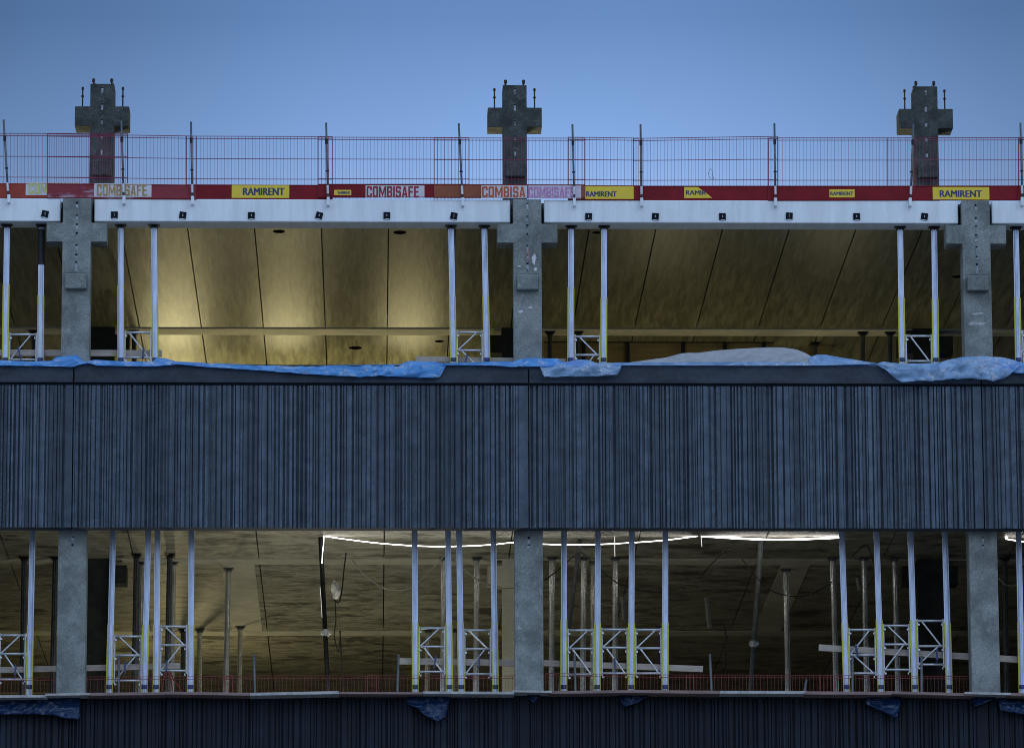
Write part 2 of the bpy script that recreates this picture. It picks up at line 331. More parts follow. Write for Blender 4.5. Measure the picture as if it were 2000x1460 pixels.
for k, i in enumerate((-2, -1, 0, 1, 2)):
    x = B*i
    o = MB().prism(cross_outline(x, FU, zCt, zA0, zA1), Yc, Yc+.45).build('cross_column', M['concrete'], bld, bevel=.012)
    if k == 1: o['label'] = 'concrete cross column at the left of the upper storey'
    if k == 2: o['label'] = 'middle concrete cross column of the upper storey with white plaster patches'
    if k == 3: o['label'] = 'concrete cross column at the right of the upper storey with a pale repair band'
    segs = [(W(1032, a, Yc).z, W(1032, b, Yc).z) for a, b in ((396, 410), (421, 433), (438, 450), (455, 470), (478, 492), (497, 505), (512, 531))]
    slots(o, x, Yc, segs, 5+k)
    corbel(o, x, Yc, W(1032, 568, Yc).z, W(1032, 539, Yc).z, M['concrete'])
    # thin raised casting seams around the corbel
    s_ = MB()
    for px in (-.205, .205): s_.box(x+px-.005, x+px+.005, Yc-.006, Yc+.01, W(1032, 590, Yc).z, W(1032, 532, Yc).z)
    s_.box(x-.2, x+.2, Yc-.006, Yc+.01, W(1032, 533, Yc).z-.01, W(1032, 533, Yc).z)
    s_.build('casting_seam', M['concrete'], o)
    # plaster splashes
    if k in (2, 3):
        rnd = random.Random(70+k)
        for (pxx, py_, sx, sz) in (((1043, 506, .05, .10), (1046, 525, .035, .045), (1014, 520, .04, .02), (1018, 608, .06, .03), (1036, 600, .04, .022)) if k == 2 else ((1034, 630, .19, .055), (1030, 611, .15, .03))):
            c_ = W(pxx, py_, Yc); c_.x = x+(c_.x-0) if k == 3 else c_.x
            if k == 3: c_.x = x
            ol = [(c_.x+sx*rnd.uniform(.45, 1.1)*math.cos(t*math.pi/10), c_.z+sz*rnd.uniform(.35, 1.2)*math.sin(t*math.pi/10)) for t in range(20)]
            MB().prism(ol, Yc-.004, Yc+.01).build('plaster_patch', M['stick_white'] if k == 2 else M['repair'], o)
    if k == 2: MB().box(x-.03, x+.045, Yc-.003, Yc+.01, W(1034, 508, Yc).z, W(1034, 486, Yc).z).build('rusty_pocket', M['board'], o)
    # lower storey column
    o2 = MB().box(x-.25, x+.25, Yc, Yc+.45, zs-.2, Zl-.01).build('square_column', M['concrete'], bld, bevel=.012)
    if k in (1, 2, 3): o2['label'] = ('square concrete column at the left of the lower storey', 'middle square concrete column of the lower storey', 'square concrete column at the right of the lower storey')[k-1]
    slots(o2, x, Yc, [(W(1032, 1047, Yc).z, W(1032, 1060, Yc).z), (W(1032, 1062, Yc).z, W(1032, 1072, Yc).z)], 25+k)
    MB().box(x-.25, x+.25, Yc+.01, Yc+.44, 0, zs-.22).build('square_column', M['concrete'], bld)
# ---- interior columns
def innercross(x, Y, z0, z1, za0, za1, m):
    o = MB().prism(cross_outline(x, z0, z1, za0, za1, .25, .535), Y, Y+.45).build('cross_column', m, bld)
    return o
for i in (-2, -1, 0, 1, 2):
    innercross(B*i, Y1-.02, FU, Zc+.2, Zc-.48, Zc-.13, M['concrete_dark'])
    innercross(B*i, Y1-.02, FL, Zl+.2, Zl-.48, Zl-.13, M['concrete_dark'] if i != 0 else M['soffit_beam'])  # middle column painted pale to look lit by the ropes, the others dark
    innercross(B*i, Y2+8.4, FL, Zl+.2, Zl-.48, Zl-.13, M['inner'])
# ---- roof crosses of the inner row
zr = W(1000, 360, Y1).z-1
for k, i in enumerate((-2, -1, 0, 1, 2)):
    x = B*i; Y = 8.45
    za1 = W(1007, 210, Y).z; za0 = W(1007, 248.5, Y).z; zt1 = W(1007, 166, Y).z
    o = MB().prism(cross_outline(x, Zc+.3, zt1, za0, za1, .232, .525), Y, Y+.55).build('roof_cross_column', M['roof_concrete'], bld, bevel=.014)
    if k in (1, 2, 3): o['label'] = 'dark concrete cross rising above the roof at the '+('left', 'middle', 'right')[k-1]
    slots(o, x, Y, [(W(1007, a, Y).z, W(1007, b, Y).z) for a, b in ((172, 184), (203, 217), (234, 245), (264, 275), (293, 305))], 45+k)
    corbel(o, x+.01, Y, W(1007, 347, Y).z, W(1007, 319, Y).z, M['roof_concrete'])
    for dx in (-.175, .175):
        b = MB().tube((x+dx, Y+.1, zt1-.02), (x+dx, Y+.1, zt1+.13), .016).tube((x+dx, Y+.1, zt1+.055), (x+dx, Y+.1, zt1+.12), .030)
        b.build('starter_bar', M['rust'], o)
        b = MB().tube((x+dx, Y+.45, zt1-.02), (x+dx, Y+.45, zt1+.13), .016).tube((x+dx, Y+.45, zt1+.055), (x+dx, Y+.45, zt1+.12), .030)
        b.build('starter_bar', M['rust'], o)
    for dx in (-.39, .39):
        b = MB().tube((x+dx, Y+.2, za1-.02), (x+dx, Y+.2, za1+.44), .014).tube((x+dx, Y+.2, za1+.385), (x+dx, Y+.2, za1+.43), .024).tube((x+dx, Y+.2, za1+.24), (x+dx, Y+.2, za1+.265), .028)
        b.build('starter_bar', M['rust'], o)
# ---- pale edge beams
PL = [(88, 418, 12), (223.5, 420, 0), (357, 420.5, 8), (491, 421, 1), (623.5, 421, 15), (755.5, 421, 0), (886.5, 422, 10), (1149.5, 423, 2), (1280, 423, 5), (1411, 423, 0), (1541.5, 422, 3), (1673, 423, 0), (1805.5, 423, 8)]
for i in range(-2, 2):
    xa = B*i+.30; xb = B*(i+1)-.30
    o = MB().box(xa, xb, Yb, Yb+.5, zbb, zbt).build('edge_beam', M['white'], bld, bevel=.02)
    MB().box(B*i+.27, xa-.02, Yb+.12, Yb+.5, zbb+.02, zbt-.06).build('bearing_gap', M['black'], o)
    MB().box(xb+.02, B*(i+1)-.27, Yb+.12, Yb+.5, zbb+.02, zbt-.06).build('bearing_gap', M['black'], o)
    for (px, py, rot) in PL:
        p = W(px, py, Yb)
        if xa < p.x < xb:
            mt = Matrix.Translation((p.x, Yb-.012, p.z)) @ Matrix.Rotation(R(rot), 4, 'Y')
            pl = MB().box(-.060, .060, -.012, .012, -.060, .060, mt).build('anchor_plate', M['black'], o)
            MB().box(-.007, .007, -.016, -.012, .006, .018, mt).box(-.005, .008, -.016, -.012, -.018, -.008, mt).build('bolt', M['tube'], pl)
            MB().box(-.03, .04, -.008, .010, -.074, -.060, mt).build('bracket_lip', M['white'], pl)
# ---- slabs, inner beams, soffits
def slabs(y0, y1, z, w_, x_ref, m, gap=.022):
    x = x_ref
    while x > -2*B: x -= w_
    while x < 2*B:
        o = MB().box(x+gap/2, x+w_-gap/2, y0, y1, z, z+.25).build('ceiling_slab', m, bld)
        x += w_
    MB().box(-2*B, 2*B, y0, y1+.0, z+.26, z+.40).build('slab_topping', M['floor'], bld)
xs = WZ(628, 448, Zc).x
slabs(Yb+.51, Y1-.09, Zc, 1.2, xs, M['soffit'])
slabs(Y1+BW+.005, Y2, Zc, 1.2, xs, M['soffit'])
MB().box(-2*B, 2*B, Y2+.01, Y2+9, Zc, Zc+.4).build('ceiling_slab', M['soffit'], bld)
xl = WZ(750, 1090, Zl).x
slabs(.45, Y1-.02, Zl, 2.4, xl, M['soffit_low'])
slabs(Y1+BW+.005, Y2-.02, Zl, 2.4, xl, M['soffit_low'])
slabs(Y2+BW+.005, Y2+8.3, Zl, 2.4, xl, M['soffit_low'])
for (y, z) in ((Y1, Zc), (Y1, Zl), (Y2, Zl), (Y2+8.4, Zl)):
    MB().box(-2*B, 2*B, y, y+BW, z-.015, z+.38).build('ceiling_beam', M['soffit_beam'], bld, bevel=.01)
MB().box(-2*B, 2*B, Y2+9.01, Y2+9.3, FU, Zc+.3).build('rear_wall', M['inner'], bld)
MB().box(-2*B, 2*B, Y2+9, Y2+9.3, FL-4, FU).build('rear_wall', M['inner'], bld)
MB().box(-2*B, -2*B+.3, 1, Y2+9, FL-4, FU).build('side_wall', M['inner'], bld)
MB().box(2*B-.3, 2*B, 1, Y2+9, FL-4, FU).build('side_wall', M['inner'], bld)
MB().box(-2*B, 2*B, .45, Y2+9, FL-.4, FL).build('floor_slab', M['floor'], bld)
for (a, b) in ((433, 497), (1525, 1581)):
    pa = W(a, 1107, Y1+.7); pb = W(b, 1107, Y1+.7)
    MB().box(pa.x, pb.x, Y1+BW+.01, Y2-.03, Zl-.012, Zl+.02).build('infill_strip', M['soffit_beam'], bld)
# black openings in the upper soffit
for (px, py, wd) in ((545, 452, .22), (781, 454, .23), (1165, 454, .15), (1870, 540, .2)):
    p = WZ(px, py, Zc); MB().tube((p.x, p.y, Zc-.006), (p.x, p.y, Zc+.05), wd/2, 16).build('service_hole', M['hole'], bld)
for (px, py, wd) in ((858, 666, .18), (694, 679, .26)):
    p = WZ(px, py, Zc); MB().tube((p.x, p.y, Zc-.006), (p.x, p.y, Zc+.05), wd/2, 16).build('service_hole', M['hole'], bld)

# ------------------------------------------------------------------ shoring props
def extr(b, a, c, r, n=36):
    "grooved aluminium profile between two points"
    a = Vector(a); c = Vector(c); k = len(b.v)
    for p in (a, c):
        for i in range(n):
            t = 2*math.pi*i/n+R(5)
            q = r*(1-(.30 if math.cos(6*t) < -.45 else 0))
            b.v.append((p.x+q*math.cos(t), p.y+q*math.sin(t), p.z))
    for i in range(n):
        j = (i+1) % n; b.f.append((k+i, k+j, k+n+j, k+n+i))
    b.f.append(tuple(k+i for i in reversed(range(n)))); b.f.append(tuple(k+n+i for i in range(n)))
def prop(p0, p1, zyel, label, group, m='alu', r=.052, head=True, dark_top=None, zclamp=None):
    p0 = Vector(p0); p1 = Vector(p1)
    t = empty('shoring_prop', label, 'prop', group, p0)
    T = Matrix.Translation(-p0)
    loc = lambda v: Vector(v)-p0
    at = lambda z: p0.lerp(p1, (z-p0.z)/(p1.z-p0.z))
    b = MB(); extr(b, loc(at(p0.z+.02)), loc(at(p1.z-.05)), r); b.build('tube', M[m], t)
    h = MB(); q = loc(p1)
    h.box(q.x-.10, q.x+.10, q.y-.08, q.y+.08, q.z-.012, q.z); h.box(q.x-.07, q.x+.07, q.y-.06, q.y+.06, q.z-.055, q.z-.035); h.tube(q-Vector((0, 0, .07)), q, .04, 10)
    h.build('head_plate', M['steel_black'] if m != 'alu_old' else M['tube_dark'], t)
    MB().box(-.09, .09, -.09, .09, 0, .012).tube((0, 0, .01), (0, 0, .06), .045, 10).build('base_plate', M['tube'], t)
    if zyel:
        for s_ in (-1, 1):
            a_ = loc(at(p0.z+.15)); c_ = loc(at(zyel))
            y = MB(); k = len(y.v)
            for p in (a_, c_):
                for dx, dy in ((-.006, -.026), (.010, -.026), (.010, .022), (-.006, .022)):
                    y.v.append((p.x+s_*(r-.002+dx), p.y+dy, p.z))
            y.f += [(0, 1, 5, 4), (1, 2, 6, 5), (2, 3, 7, 6), (3, 0, 4, 7), (3, 2, 1, 0), (4, 5, 6, 7)]
            y.build('scale_strip', M['yellow'], t)
    if zclamp:
        q = loc(at(zclamp)); MB().tube(q-Vector((0, 0, .035)), q+Vector((0, 0, .035)), .060, 12).box(q.x-.02, q.x+.02, q.y-.085, q.y+.085, q.z-.02, q.z+.02).build('clamp_nut', M['blue'], t)
    if dark_top:
        a_ = loc(at(dark_top)); c_ = loc(at(p1.z-.08)); MB().tube(a_, c_, r+.008, 14).build('sleeve', M['steel_black'], t)
    return t
def px_prop(xt, yt, xb, yb, Y, zfloor, ztop, yyel, label, group, **k):
    a = W(xt, yt, Y); b = W(xb, yb, Y)
    at = lambda z: b.lerp(a, (z-b.z)/(a.z-b.z))
    p0 = at(zfloor); p1 = at(ztop)
    zy = W(xb, yyel, Y).z if yyel else None
    return prop(p0, p1, zy, label, group, **k)
YP = 1.0-.32
UP = [(13.5, 10.3, 555, 'at the far left edge of the upper storey'), (81, 79, 577, 'with a black upper sleeve left of the left cross column'),
      (235.7, 236, 558, 'first to the right of the left cross column, upper storey'), (301, 303, 578, 'second to the right of the left cross column, upper storey'),
      (881, 885.5, 578, 'second to the left of the middle cross column, upper storey'), (946, 951, 578, 'nearest on the left of the middle cross column, upper storey'),
      (1115.5, 1114.5, 562, 'nearest on the right of the middle cross column, upper storey'), (1180, 1179, 582, 'second to the right of the middle cross column, upper storey'),
      (1758, 1762, 582, 'second to the left of the right cross column, upper storey'), (1824.5, 1827.5, 582, 'nearest on the left of the right cross column, upper storey'),
      (1984, 1989, 582, 'to the right of the right cross column, upper storey')]
GU = 'aluminium props under the pale beam'
for k, (xt, xb, yy, lb) in enumerate(UP):
    px_prop(xt, 450, xb, 700, YP, FU, zbb-.003, yy, 'yellow edged prop '+lb, GU, zclamp=W(xb, 703, YP).z, dark_top=(W(80, 517, YP).z if k == 1 else None))
LP = [(63.3, 56.8, 'left of the left square column, lower storey'), (220.3, 213.2, 'first to the right of the left square column'), (289, 281.8, 'second to the right of the left square column'),
      (307.7, 304.8, 'third to the right of the left square column'), (374, 372.2, 'fourth to the right of the left square column'),
      (810, 811.3, 'farthest of four left of the middle square column'), (875.4, 877.8, 'second farthest of four left of the middle square column'),
      (897, 901, 'second nearest of four left of the middle square column'), (963.8, 967.6, 'nearest on the left of the middle square column'),
      (1101.6, 1101, 'nearest on the right of the middle square column'), (1167.8, 1166.4, 'second to the right of the middle square column'),
      (1234, 1232.6, 'third to the right of the middle square column'), (1299.5, 1299, 'fourth to the right of the middle square column'),
      (1644.9, 1653.7, 'farthest of four left of the right square column'), (1712.6, 1720.8, 'second farthest of four left of the right square column'),
      (1779, 1787, 'second nearest of four left of the right square column'), (1846, 1854, 'nearest on the left of the right square column'), (1990, 1996, 'right of the right square column, lower storey')]
GL = 'aluminium props behind the lower parapet'
YL = .95
yel = {0: 1222, 1: 1219, 2: 1219, 3: 1219, 4: 1219, 9: 1210, 14: 1210, 15: 1211}
for k, (xt, xb, lb) in enumerate(LP):
    px_prop(xt, 1067, xb, 1347, YL, FL, Zl-.003, yel.get(k, 1216), 'yellow edged prop '+lb, GL, zclamp=W(xb, 1341, YL).z)

# ---- ledger frames clamped between props
def frame(xl_, xr_, ys, first, Y, label, group):
    "ys: pixel rows of the rungs; first: slope of the first diagonal, '/' or '\\'"
    zz = [W(xl_, y, Y).z for y in ys]; a = W(xl_, ys[0], Y).x+.075; b = W(xr_, ys[0], Y).x-.075
    a2 = W(xl_, ys[-1], Y).x+.075; b2 = W(xr_, ys[-1], Y).x-.075
    t = empty('brace_frame', label, 'frame', group, (a, Y, zz[-1])); o = Vector((a, Y, zz[-1]))
    P = lambda x, z: Vector((x, Y, z))-o
    for z in zz: MB().tube(P(a, z), P(b, z), .021, 10).build('rung', M['tube'], t, smooth=True)
    zlow = zz[-1]-.05 if len(zz) > 2 else zz[-1]-.30
    for x in (a, b): MB().tube(P(x, zz[0]+.03), P(x, zlow), .014, 8).build('stile', M['tube'], t)
    d = first
    zq = zz if len(zz) > 2 else zz
    for i in range(len(zq)-1):
        w0 = .10 if d == '/' else .08
        if d == '/': MB().tube(P(b-.10, zq[i]-.01), P(a+.02, zq[i+1]+.01), .014, 8).build('diagonal', M['tube'], t)
        else: MB().tube(P(a+.08, zq[i]-.01), P(b-.05, zq[i+1]+.01), .014, 8).build('diagonal', M['tube'], t)
        d = '\\' if d == '/' else '/'
    for z in zz:
        for x, s_ in ((a, 1), (b, -1)):
            MB().box((x-o.x)+s_*.012-.01, (x-o.x)+s_*.012+.025*s_, -.035, .0, z-o.z-.085, z-o.z-.055).tube(P(x+s_*.03, z-.05)+Vector((0, -.02, 0)), P(x+s_*.015, z-.09)+Vector((0, -.02, 0)), .006, 6).build('wing_clamp', M['tube'], t)
            MB().box((x-o.x)-s_*.035-.02, (x-o.x)-s_*.035+.02, -.02, .02, z-o.z-.03, z-o.z+.02).build('coupler', M['tube'], t)
GF = 'welded brace frames clamped between props'
def fr(pl, i, j, ys, d, Y, lb):
    y = ys[0]; ya = 450 if pl is UP else 1067; yb_ = 700 if pl is UP else 1347
    f_ = (y-ya)/(yb_-ya)
    ga = lambda q: pl[q][0]+(pl[q][1]-pl[q][0])*f_
    frame(ga(i), ga(j), ys, d, Y, 'welded tube brace frame '+lb, GF)
fr(UP, 0, 1, (653, 702), '/', YP, 'left of the left cross column in the upper storey')
fr(UP, 2, 3, (649, 698), '\\', YP, 'right of the left cross column in the upper storey')
fr(UP, 4, 5, (648.5, 684, 720), '/', YP, 'left of the middle cross column in the upper storey')
fr(UP, 6, 7, (657, 693, 740), '\\', YP, 'right of the middle cross column in the upper storey')
fr(UP, 8, 9, (656, 705), '\\', YP, 'left of the right cross column in the upper storey')
frame(1989, 2052, (648, 686, 722), '/', YP, 'welded tube brace frame cut by the right edge of the photo, upper storey', GF)
frame(-8, 58, (1239.7, 1276, 1326), '/', YL, 'welded tube brace frame cut by the left edge of the photo, lower storey', GF)
fr(LP, 1, 2, (1242, 1279, 1328.5), '\\', YL, 'lower of the two right of the left square column')
fr(LP, 3, 4, (1222.6, 1259, 1309), '\\', YL, 'higher of the two right of the left square column')
fr(LP, 5, 6, (1226, 1262, 1311), '/', YL, 'left one of the pair left of the middle square column')
fr(LP, 7, 8, (1230, 1266.5, 1315.5), '\\', YL, 'right one of the pair left of the middle square column')
fr(LP, 9, 10, (1230, 1266, 1316), '/', YL, 'first of three right of the middle square column')
fr(LP, 10, 11, (1228.5, 1264, 1314), '/', YL, 'second of three right of the middle square column')
fr(LP, 11, 12, (1229, 1265, 1314), '/', YL, 'third of three right of the middle square column')
fr(LP, 13, 14, (1229, 1278.5, 1314), '/', YL, 'lowest of three left of the right square column')
fr(LP, 14, 15, (1221, 1257.6, 1307), '\\', YL, 'middle of three left of the right square column')
fr(LP, 15, 16, (1211.7, 1261, 1297), '\\', YL, 'highest of three left of the right square column')

# ---- interior props, seen through the lower storey
GI = 'props deeper inside the lower storey'
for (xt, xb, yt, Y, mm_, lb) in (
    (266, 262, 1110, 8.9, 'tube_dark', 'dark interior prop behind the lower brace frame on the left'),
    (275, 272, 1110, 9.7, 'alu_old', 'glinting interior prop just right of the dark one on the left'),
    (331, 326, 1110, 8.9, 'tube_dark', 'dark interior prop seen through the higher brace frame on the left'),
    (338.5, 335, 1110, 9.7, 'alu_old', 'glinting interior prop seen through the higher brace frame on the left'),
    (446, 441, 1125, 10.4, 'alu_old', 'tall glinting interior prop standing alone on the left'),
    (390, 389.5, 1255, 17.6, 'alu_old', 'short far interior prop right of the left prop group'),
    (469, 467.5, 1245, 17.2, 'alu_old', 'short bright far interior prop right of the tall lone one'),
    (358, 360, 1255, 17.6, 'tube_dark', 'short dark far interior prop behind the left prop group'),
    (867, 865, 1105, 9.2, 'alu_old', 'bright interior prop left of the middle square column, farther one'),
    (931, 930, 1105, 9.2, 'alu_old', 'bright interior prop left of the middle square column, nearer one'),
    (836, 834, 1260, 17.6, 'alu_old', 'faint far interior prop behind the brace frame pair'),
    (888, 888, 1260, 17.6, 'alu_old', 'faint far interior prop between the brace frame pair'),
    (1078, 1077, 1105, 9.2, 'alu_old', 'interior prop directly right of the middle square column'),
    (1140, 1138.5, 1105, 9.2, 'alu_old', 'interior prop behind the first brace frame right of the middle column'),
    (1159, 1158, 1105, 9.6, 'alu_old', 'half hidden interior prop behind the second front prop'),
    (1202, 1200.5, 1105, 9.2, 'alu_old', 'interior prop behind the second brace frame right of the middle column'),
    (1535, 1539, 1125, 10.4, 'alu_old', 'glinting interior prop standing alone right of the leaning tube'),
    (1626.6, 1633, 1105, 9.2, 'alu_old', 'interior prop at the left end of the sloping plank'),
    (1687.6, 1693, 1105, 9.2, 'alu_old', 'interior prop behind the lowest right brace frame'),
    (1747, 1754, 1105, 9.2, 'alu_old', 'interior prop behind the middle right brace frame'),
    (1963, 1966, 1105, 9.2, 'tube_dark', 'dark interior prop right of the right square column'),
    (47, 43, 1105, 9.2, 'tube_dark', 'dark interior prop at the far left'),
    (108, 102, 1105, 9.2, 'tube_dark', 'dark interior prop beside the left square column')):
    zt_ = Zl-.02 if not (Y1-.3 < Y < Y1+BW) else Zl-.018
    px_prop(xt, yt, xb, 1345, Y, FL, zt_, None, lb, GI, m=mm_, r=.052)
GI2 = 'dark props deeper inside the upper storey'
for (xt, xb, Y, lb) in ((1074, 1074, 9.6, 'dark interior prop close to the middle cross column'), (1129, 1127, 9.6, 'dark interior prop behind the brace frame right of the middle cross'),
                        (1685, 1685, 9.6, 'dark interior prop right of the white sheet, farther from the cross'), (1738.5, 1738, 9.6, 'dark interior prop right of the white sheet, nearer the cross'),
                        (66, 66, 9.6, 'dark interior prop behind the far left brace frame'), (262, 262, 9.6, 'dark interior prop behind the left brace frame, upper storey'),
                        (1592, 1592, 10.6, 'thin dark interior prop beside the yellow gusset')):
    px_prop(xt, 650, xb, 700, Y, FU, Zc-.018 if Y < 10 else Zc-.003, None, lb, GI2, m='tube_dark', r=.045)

# ---- steel tubes and plywood screen
def tube_thing(name, pts, r, m, label, cat, group=None, extra=None):
    p0 = Vector(pts[-1]); b = MB().path([Vector(p)-p0 for p in pts], r, 10) if len(pts) > 2 else MB().tube(Vector(pts[0])-p0, (0, 0, 0), r, 12)
    t = empty(name, label, cat, group, p0); b.build('tube', M[m], t, smooth=True)
    if extra:
        for e in extra:
            q = Vector(e)-p0; MB().box(q.x-.09, q.x+.09, q.y-.05, q.y+.05, q.z-.03, q.z+.03).tube(q-Vector((0, 0, .06)), q+Vector((0, 0, .06)), r+.02, 10).build('coupler', M['tube'], t)
    return t
def down(p, q, zf):
    return q+(q-p)*((zf-q.z)/(q.z-p.z))
Yt = 7.1
a = W(625, 1030, Yt); b = W(641, 1350, Yt); led_pole = (a, b)
a = a+(a-b)*((Zl-.01-a.z)/(a.z-b.z))
tube_thing('scaffold_tube', [a, down(a, b, FL)], .045, 'steel_black', 'dark leaning tube carrying the end of the light rope', 'tube', extra=[W(636, 1235, Yt)])
a = W(1134, 1045, 7.3); b = W(1108, 1240, 7.3); a = a+(a-b)*((Zl-.01-a.z)/(a.z-b.z))
tube_thing('scaffold_tube', [a, down(a, b, FL)], .045, 'tube_dark', 'dark leaning tube behind the first front prop right of the middle column', 'tube')
a = W(1487, 1045, 7.3); b = W(1466, 1350, 7.3); a = a+(a-b)*((Zl-.01-a.z)/(a.z-b.z))
tube_thing('scaffold_tube', [a, down(a, b, FL)], .05, 'tube_dark', 'leaning grey scaffold tube with a coupler in the open right half', 'tube', extra=[W(1472, 1257, 7.3)])
Yw = 10.6
scr = empty('plywood_screen', 'yellow plywood screen with dark posts above the white sheet', 'screen', None, (W(1290, 700, Yw).x, Yw, FU))
o0 = scr.location.copy()
def rel(b): b.v = [tuple(Vector(v)-o0) for v in b.v]; return b
xa = W(1062, 700, Yw).x; xb = W(1512, 700, Yw).x
rel(MB().box(xa, xb, Yw+.06, Yw+.10, FU, W(1300, 661, Yw).z)).build('plywood_sheet', M['ply'], scr)
rel(MB().box(xa, xb, Yw-.05, Yw+.05, W(1300, 668.5, Yw).z, W(1300, 666, Yw).z)).build('rail', M['steel_black'], scr)
rel(MB().box(xa, xb, Yw-.05, Yw+.05, W(1300, 661, Yw).z, W(1300, 659, Yw).z)).build('rail', M['steel_black'], scr)
for px in (1140, 1226, 1334, 1416, 1492):
    x = W(px, 690, Yw).x; rel(MB().box(x-.035, x+.035, Yw-.05, Yw+.05, FU, W(px, 668, Yw).z)).build('post', M['steel_black'], scr)
p = W(1585, 666, 10.8)
gs = MB().prism([(-.35, -.9), (-.05, 0), (.42, 0), (.25, -.9)], 0, .25).build('gusset', M['ply']); gs.location = (p.x-.02, 10.8, Zc-.004); gs.name = 'formwork_gusset'
tag(gs, 'yellow tapered timber formwork piece right of the plywood screen', 'formwork')

# ------------------------------------------------------------------ planks
def plank(a, b, h, Y, label, rotm='timber'):
    a = W(*a, Y); b = W(*b, Y); d = (b-a); c = (a+b)/2; ang = math.atan2(d.z, d.x); ln = d.length/2
    o = MB().box(-ln, ln, -.022, .022, -h/2, h/2).build('timber_plank', M[rotm], bevel=.004)
    o.location = c; o.rotation_euler = (0, -ang, 0)
    tag(o, label, 'plank', 'planks tied across the props')
plank((-12, 689), (316, 690), .115, YP+.1, 'grey plank behind the upper left brace frames')
plank((813, 701), (1105, 706), .10, YP+.1, 'pale plank behind the props left of the middle cross column')
plank((-12, 1308), (352, 1300), .105, YL+.1, 'plank passing behind the left square column, lower storey')
plank((780, 1290.5), (1010, 1294), .115, YL+.1, 'plank ending left of the middle square column')
plank((1055, 1294), (1373, 1306), .110, YL+.1, 'plank with free end right of the middle square column')
plank((1599, 1264), (1995, 1288), .115, YL+.1, 'sloping plank behind the three right brace frames')
# blue straps tying the planks
def strap(px, py, Y, tilt, label):
    p = W(px, py, Y)
    o = MB().box(-.014, .014, -.05, .05, -.10, .10).box(-.006, .006, -.04, .0, -.16, -.09).build('blue_strap', M['blue'], bevel=.004)
    o.location = (p.x, p.y, p.z); o.rotation_euler = (0, R(tilt), 0); tag(o, label, 'strap', 'blue straps on the planks')
for (px, py, Y, t, lb) in ((38, 689, YP-.05, -14, 'blue strap on the plank in the far left upper frame'), (280, 689, YP-.05, 5, 'blue strap on the plank in the frame right of the left cross'),
                           (910, 702, YP-.05, 14, 'blue strap on the plank left of the middle cross'), (30, 1308, YL-.05, 4, 'blue strap on the plank at the lower left edge'),
                           (244, 1302, YL-.05, 4, 'blue strap in the lower brace frame right of the left square column'), (325, 1299, YL-.05, 2, 'blue strap in the higher brace frame right of the left square column'),
                           (850, 1291, YL-.05, 8, 'blue strap in the left frame of the pair left of the middle column'), (936, 1292, YL-.05, 4, 'blue strap in the right frame of the pair left of the middle column'),
                           (1201, 1296, YL-.05, -5, 'blue grey strap in the second frame right of the middle column'), (1673, 1268, YL-.05, -10, 'blue strap in the lowest right brace frame'),
                           (1830, 1278, YL-.05, 2, 'blue strap in the highest right brace frame')):
    strap(px, py, Y, t, lb)

# ------------------------------------------------------------------ roof guardrail
BLOCK = {   # heavy condensed capitals as quads (x, z corner lists) in a 0.62 x 1 cell
 'C': [(0, .08, .2, .92), (.05, .0, .57, .17), (.05, .83, .57, 1), (.42, .08, .62, .36), (.42, .64, .62, .92)],
 'O': [(0, .08, .2, .92), (.42, .08, .62, .92), (.05, 0, .57, .17), (.05, .83, .57, 1)],
 'M': [(0, 0, .18, 1), (.66, 0, .84, 1), [(.18, 1), (.18, .62), (.42, .05), (.42, .42)], [(.66, 1), (.66, .62), (.42, .05), (.42, .42)]],
 'B': [(0, 0, .2, 1), (.2, 0, .55, .16), (.2, .42, .55, .58), (.2, .84, .55, 1), (.42, .10, .62, .44), (.42, .56, .62, .90)],
 'I': [(0, 0, .2, 1)],
 'S': [(.05, 0, .57, .16), (.05, .84, .57, 1), (.42, .08, .62, .48), (0, .54, .2, .92), (.05, .42, .57, .60), (0, .08, .2, .30), (.42, .70, .62, .92)],
 'A': [[(0, 0), (.2, 0), (.38, 1), (.22, 1)], [(.46, 0), (.66, 0), (.44, 1), (.28, 1)], (.14, .20, .52, .35)],
 'F': [(0, 0, .2, 1), (.2, .84, .56, 1), (.2, .43, .50, .59)],
 'E': [(0, 0, .2, 1), (.2, .84, .56, 1), (.2, .43, .52, .59), (.2, 0, .56, .16)]}
BWD = {'M': .84, 'I': .2, 'A': .66, 'F': .56, 'E': .56}
def block_lettering(txt, x0, x1, z0, z1, y, m, parent, o0):
    tot = sum(BWD.get(c, .62) for c in txt)+.10*(len(txt)-1); b = MB(); cx = 0
    q = lambda x, z, d: tuple(Vector((x0+x/tot*(x1-x0), y-d, z0+z*(z1-z0)))-o0)
    for c in txt:
        for i, g in enumerate(BLOCK[c]):
            if isinstance(g, tuple): g = [(g[0], g[1]), (g[2], g[1]), (g[2], g[3]), (g[0], g[3])]
            k = len(b.v); b.v += [q(cx+x, z, .0004*i) for x, z in g]; b.f.append(tuple(range(k, k+4)))
        cx += BWD.get(c, .62)+.10
    return b.build('lettering', m, parent)
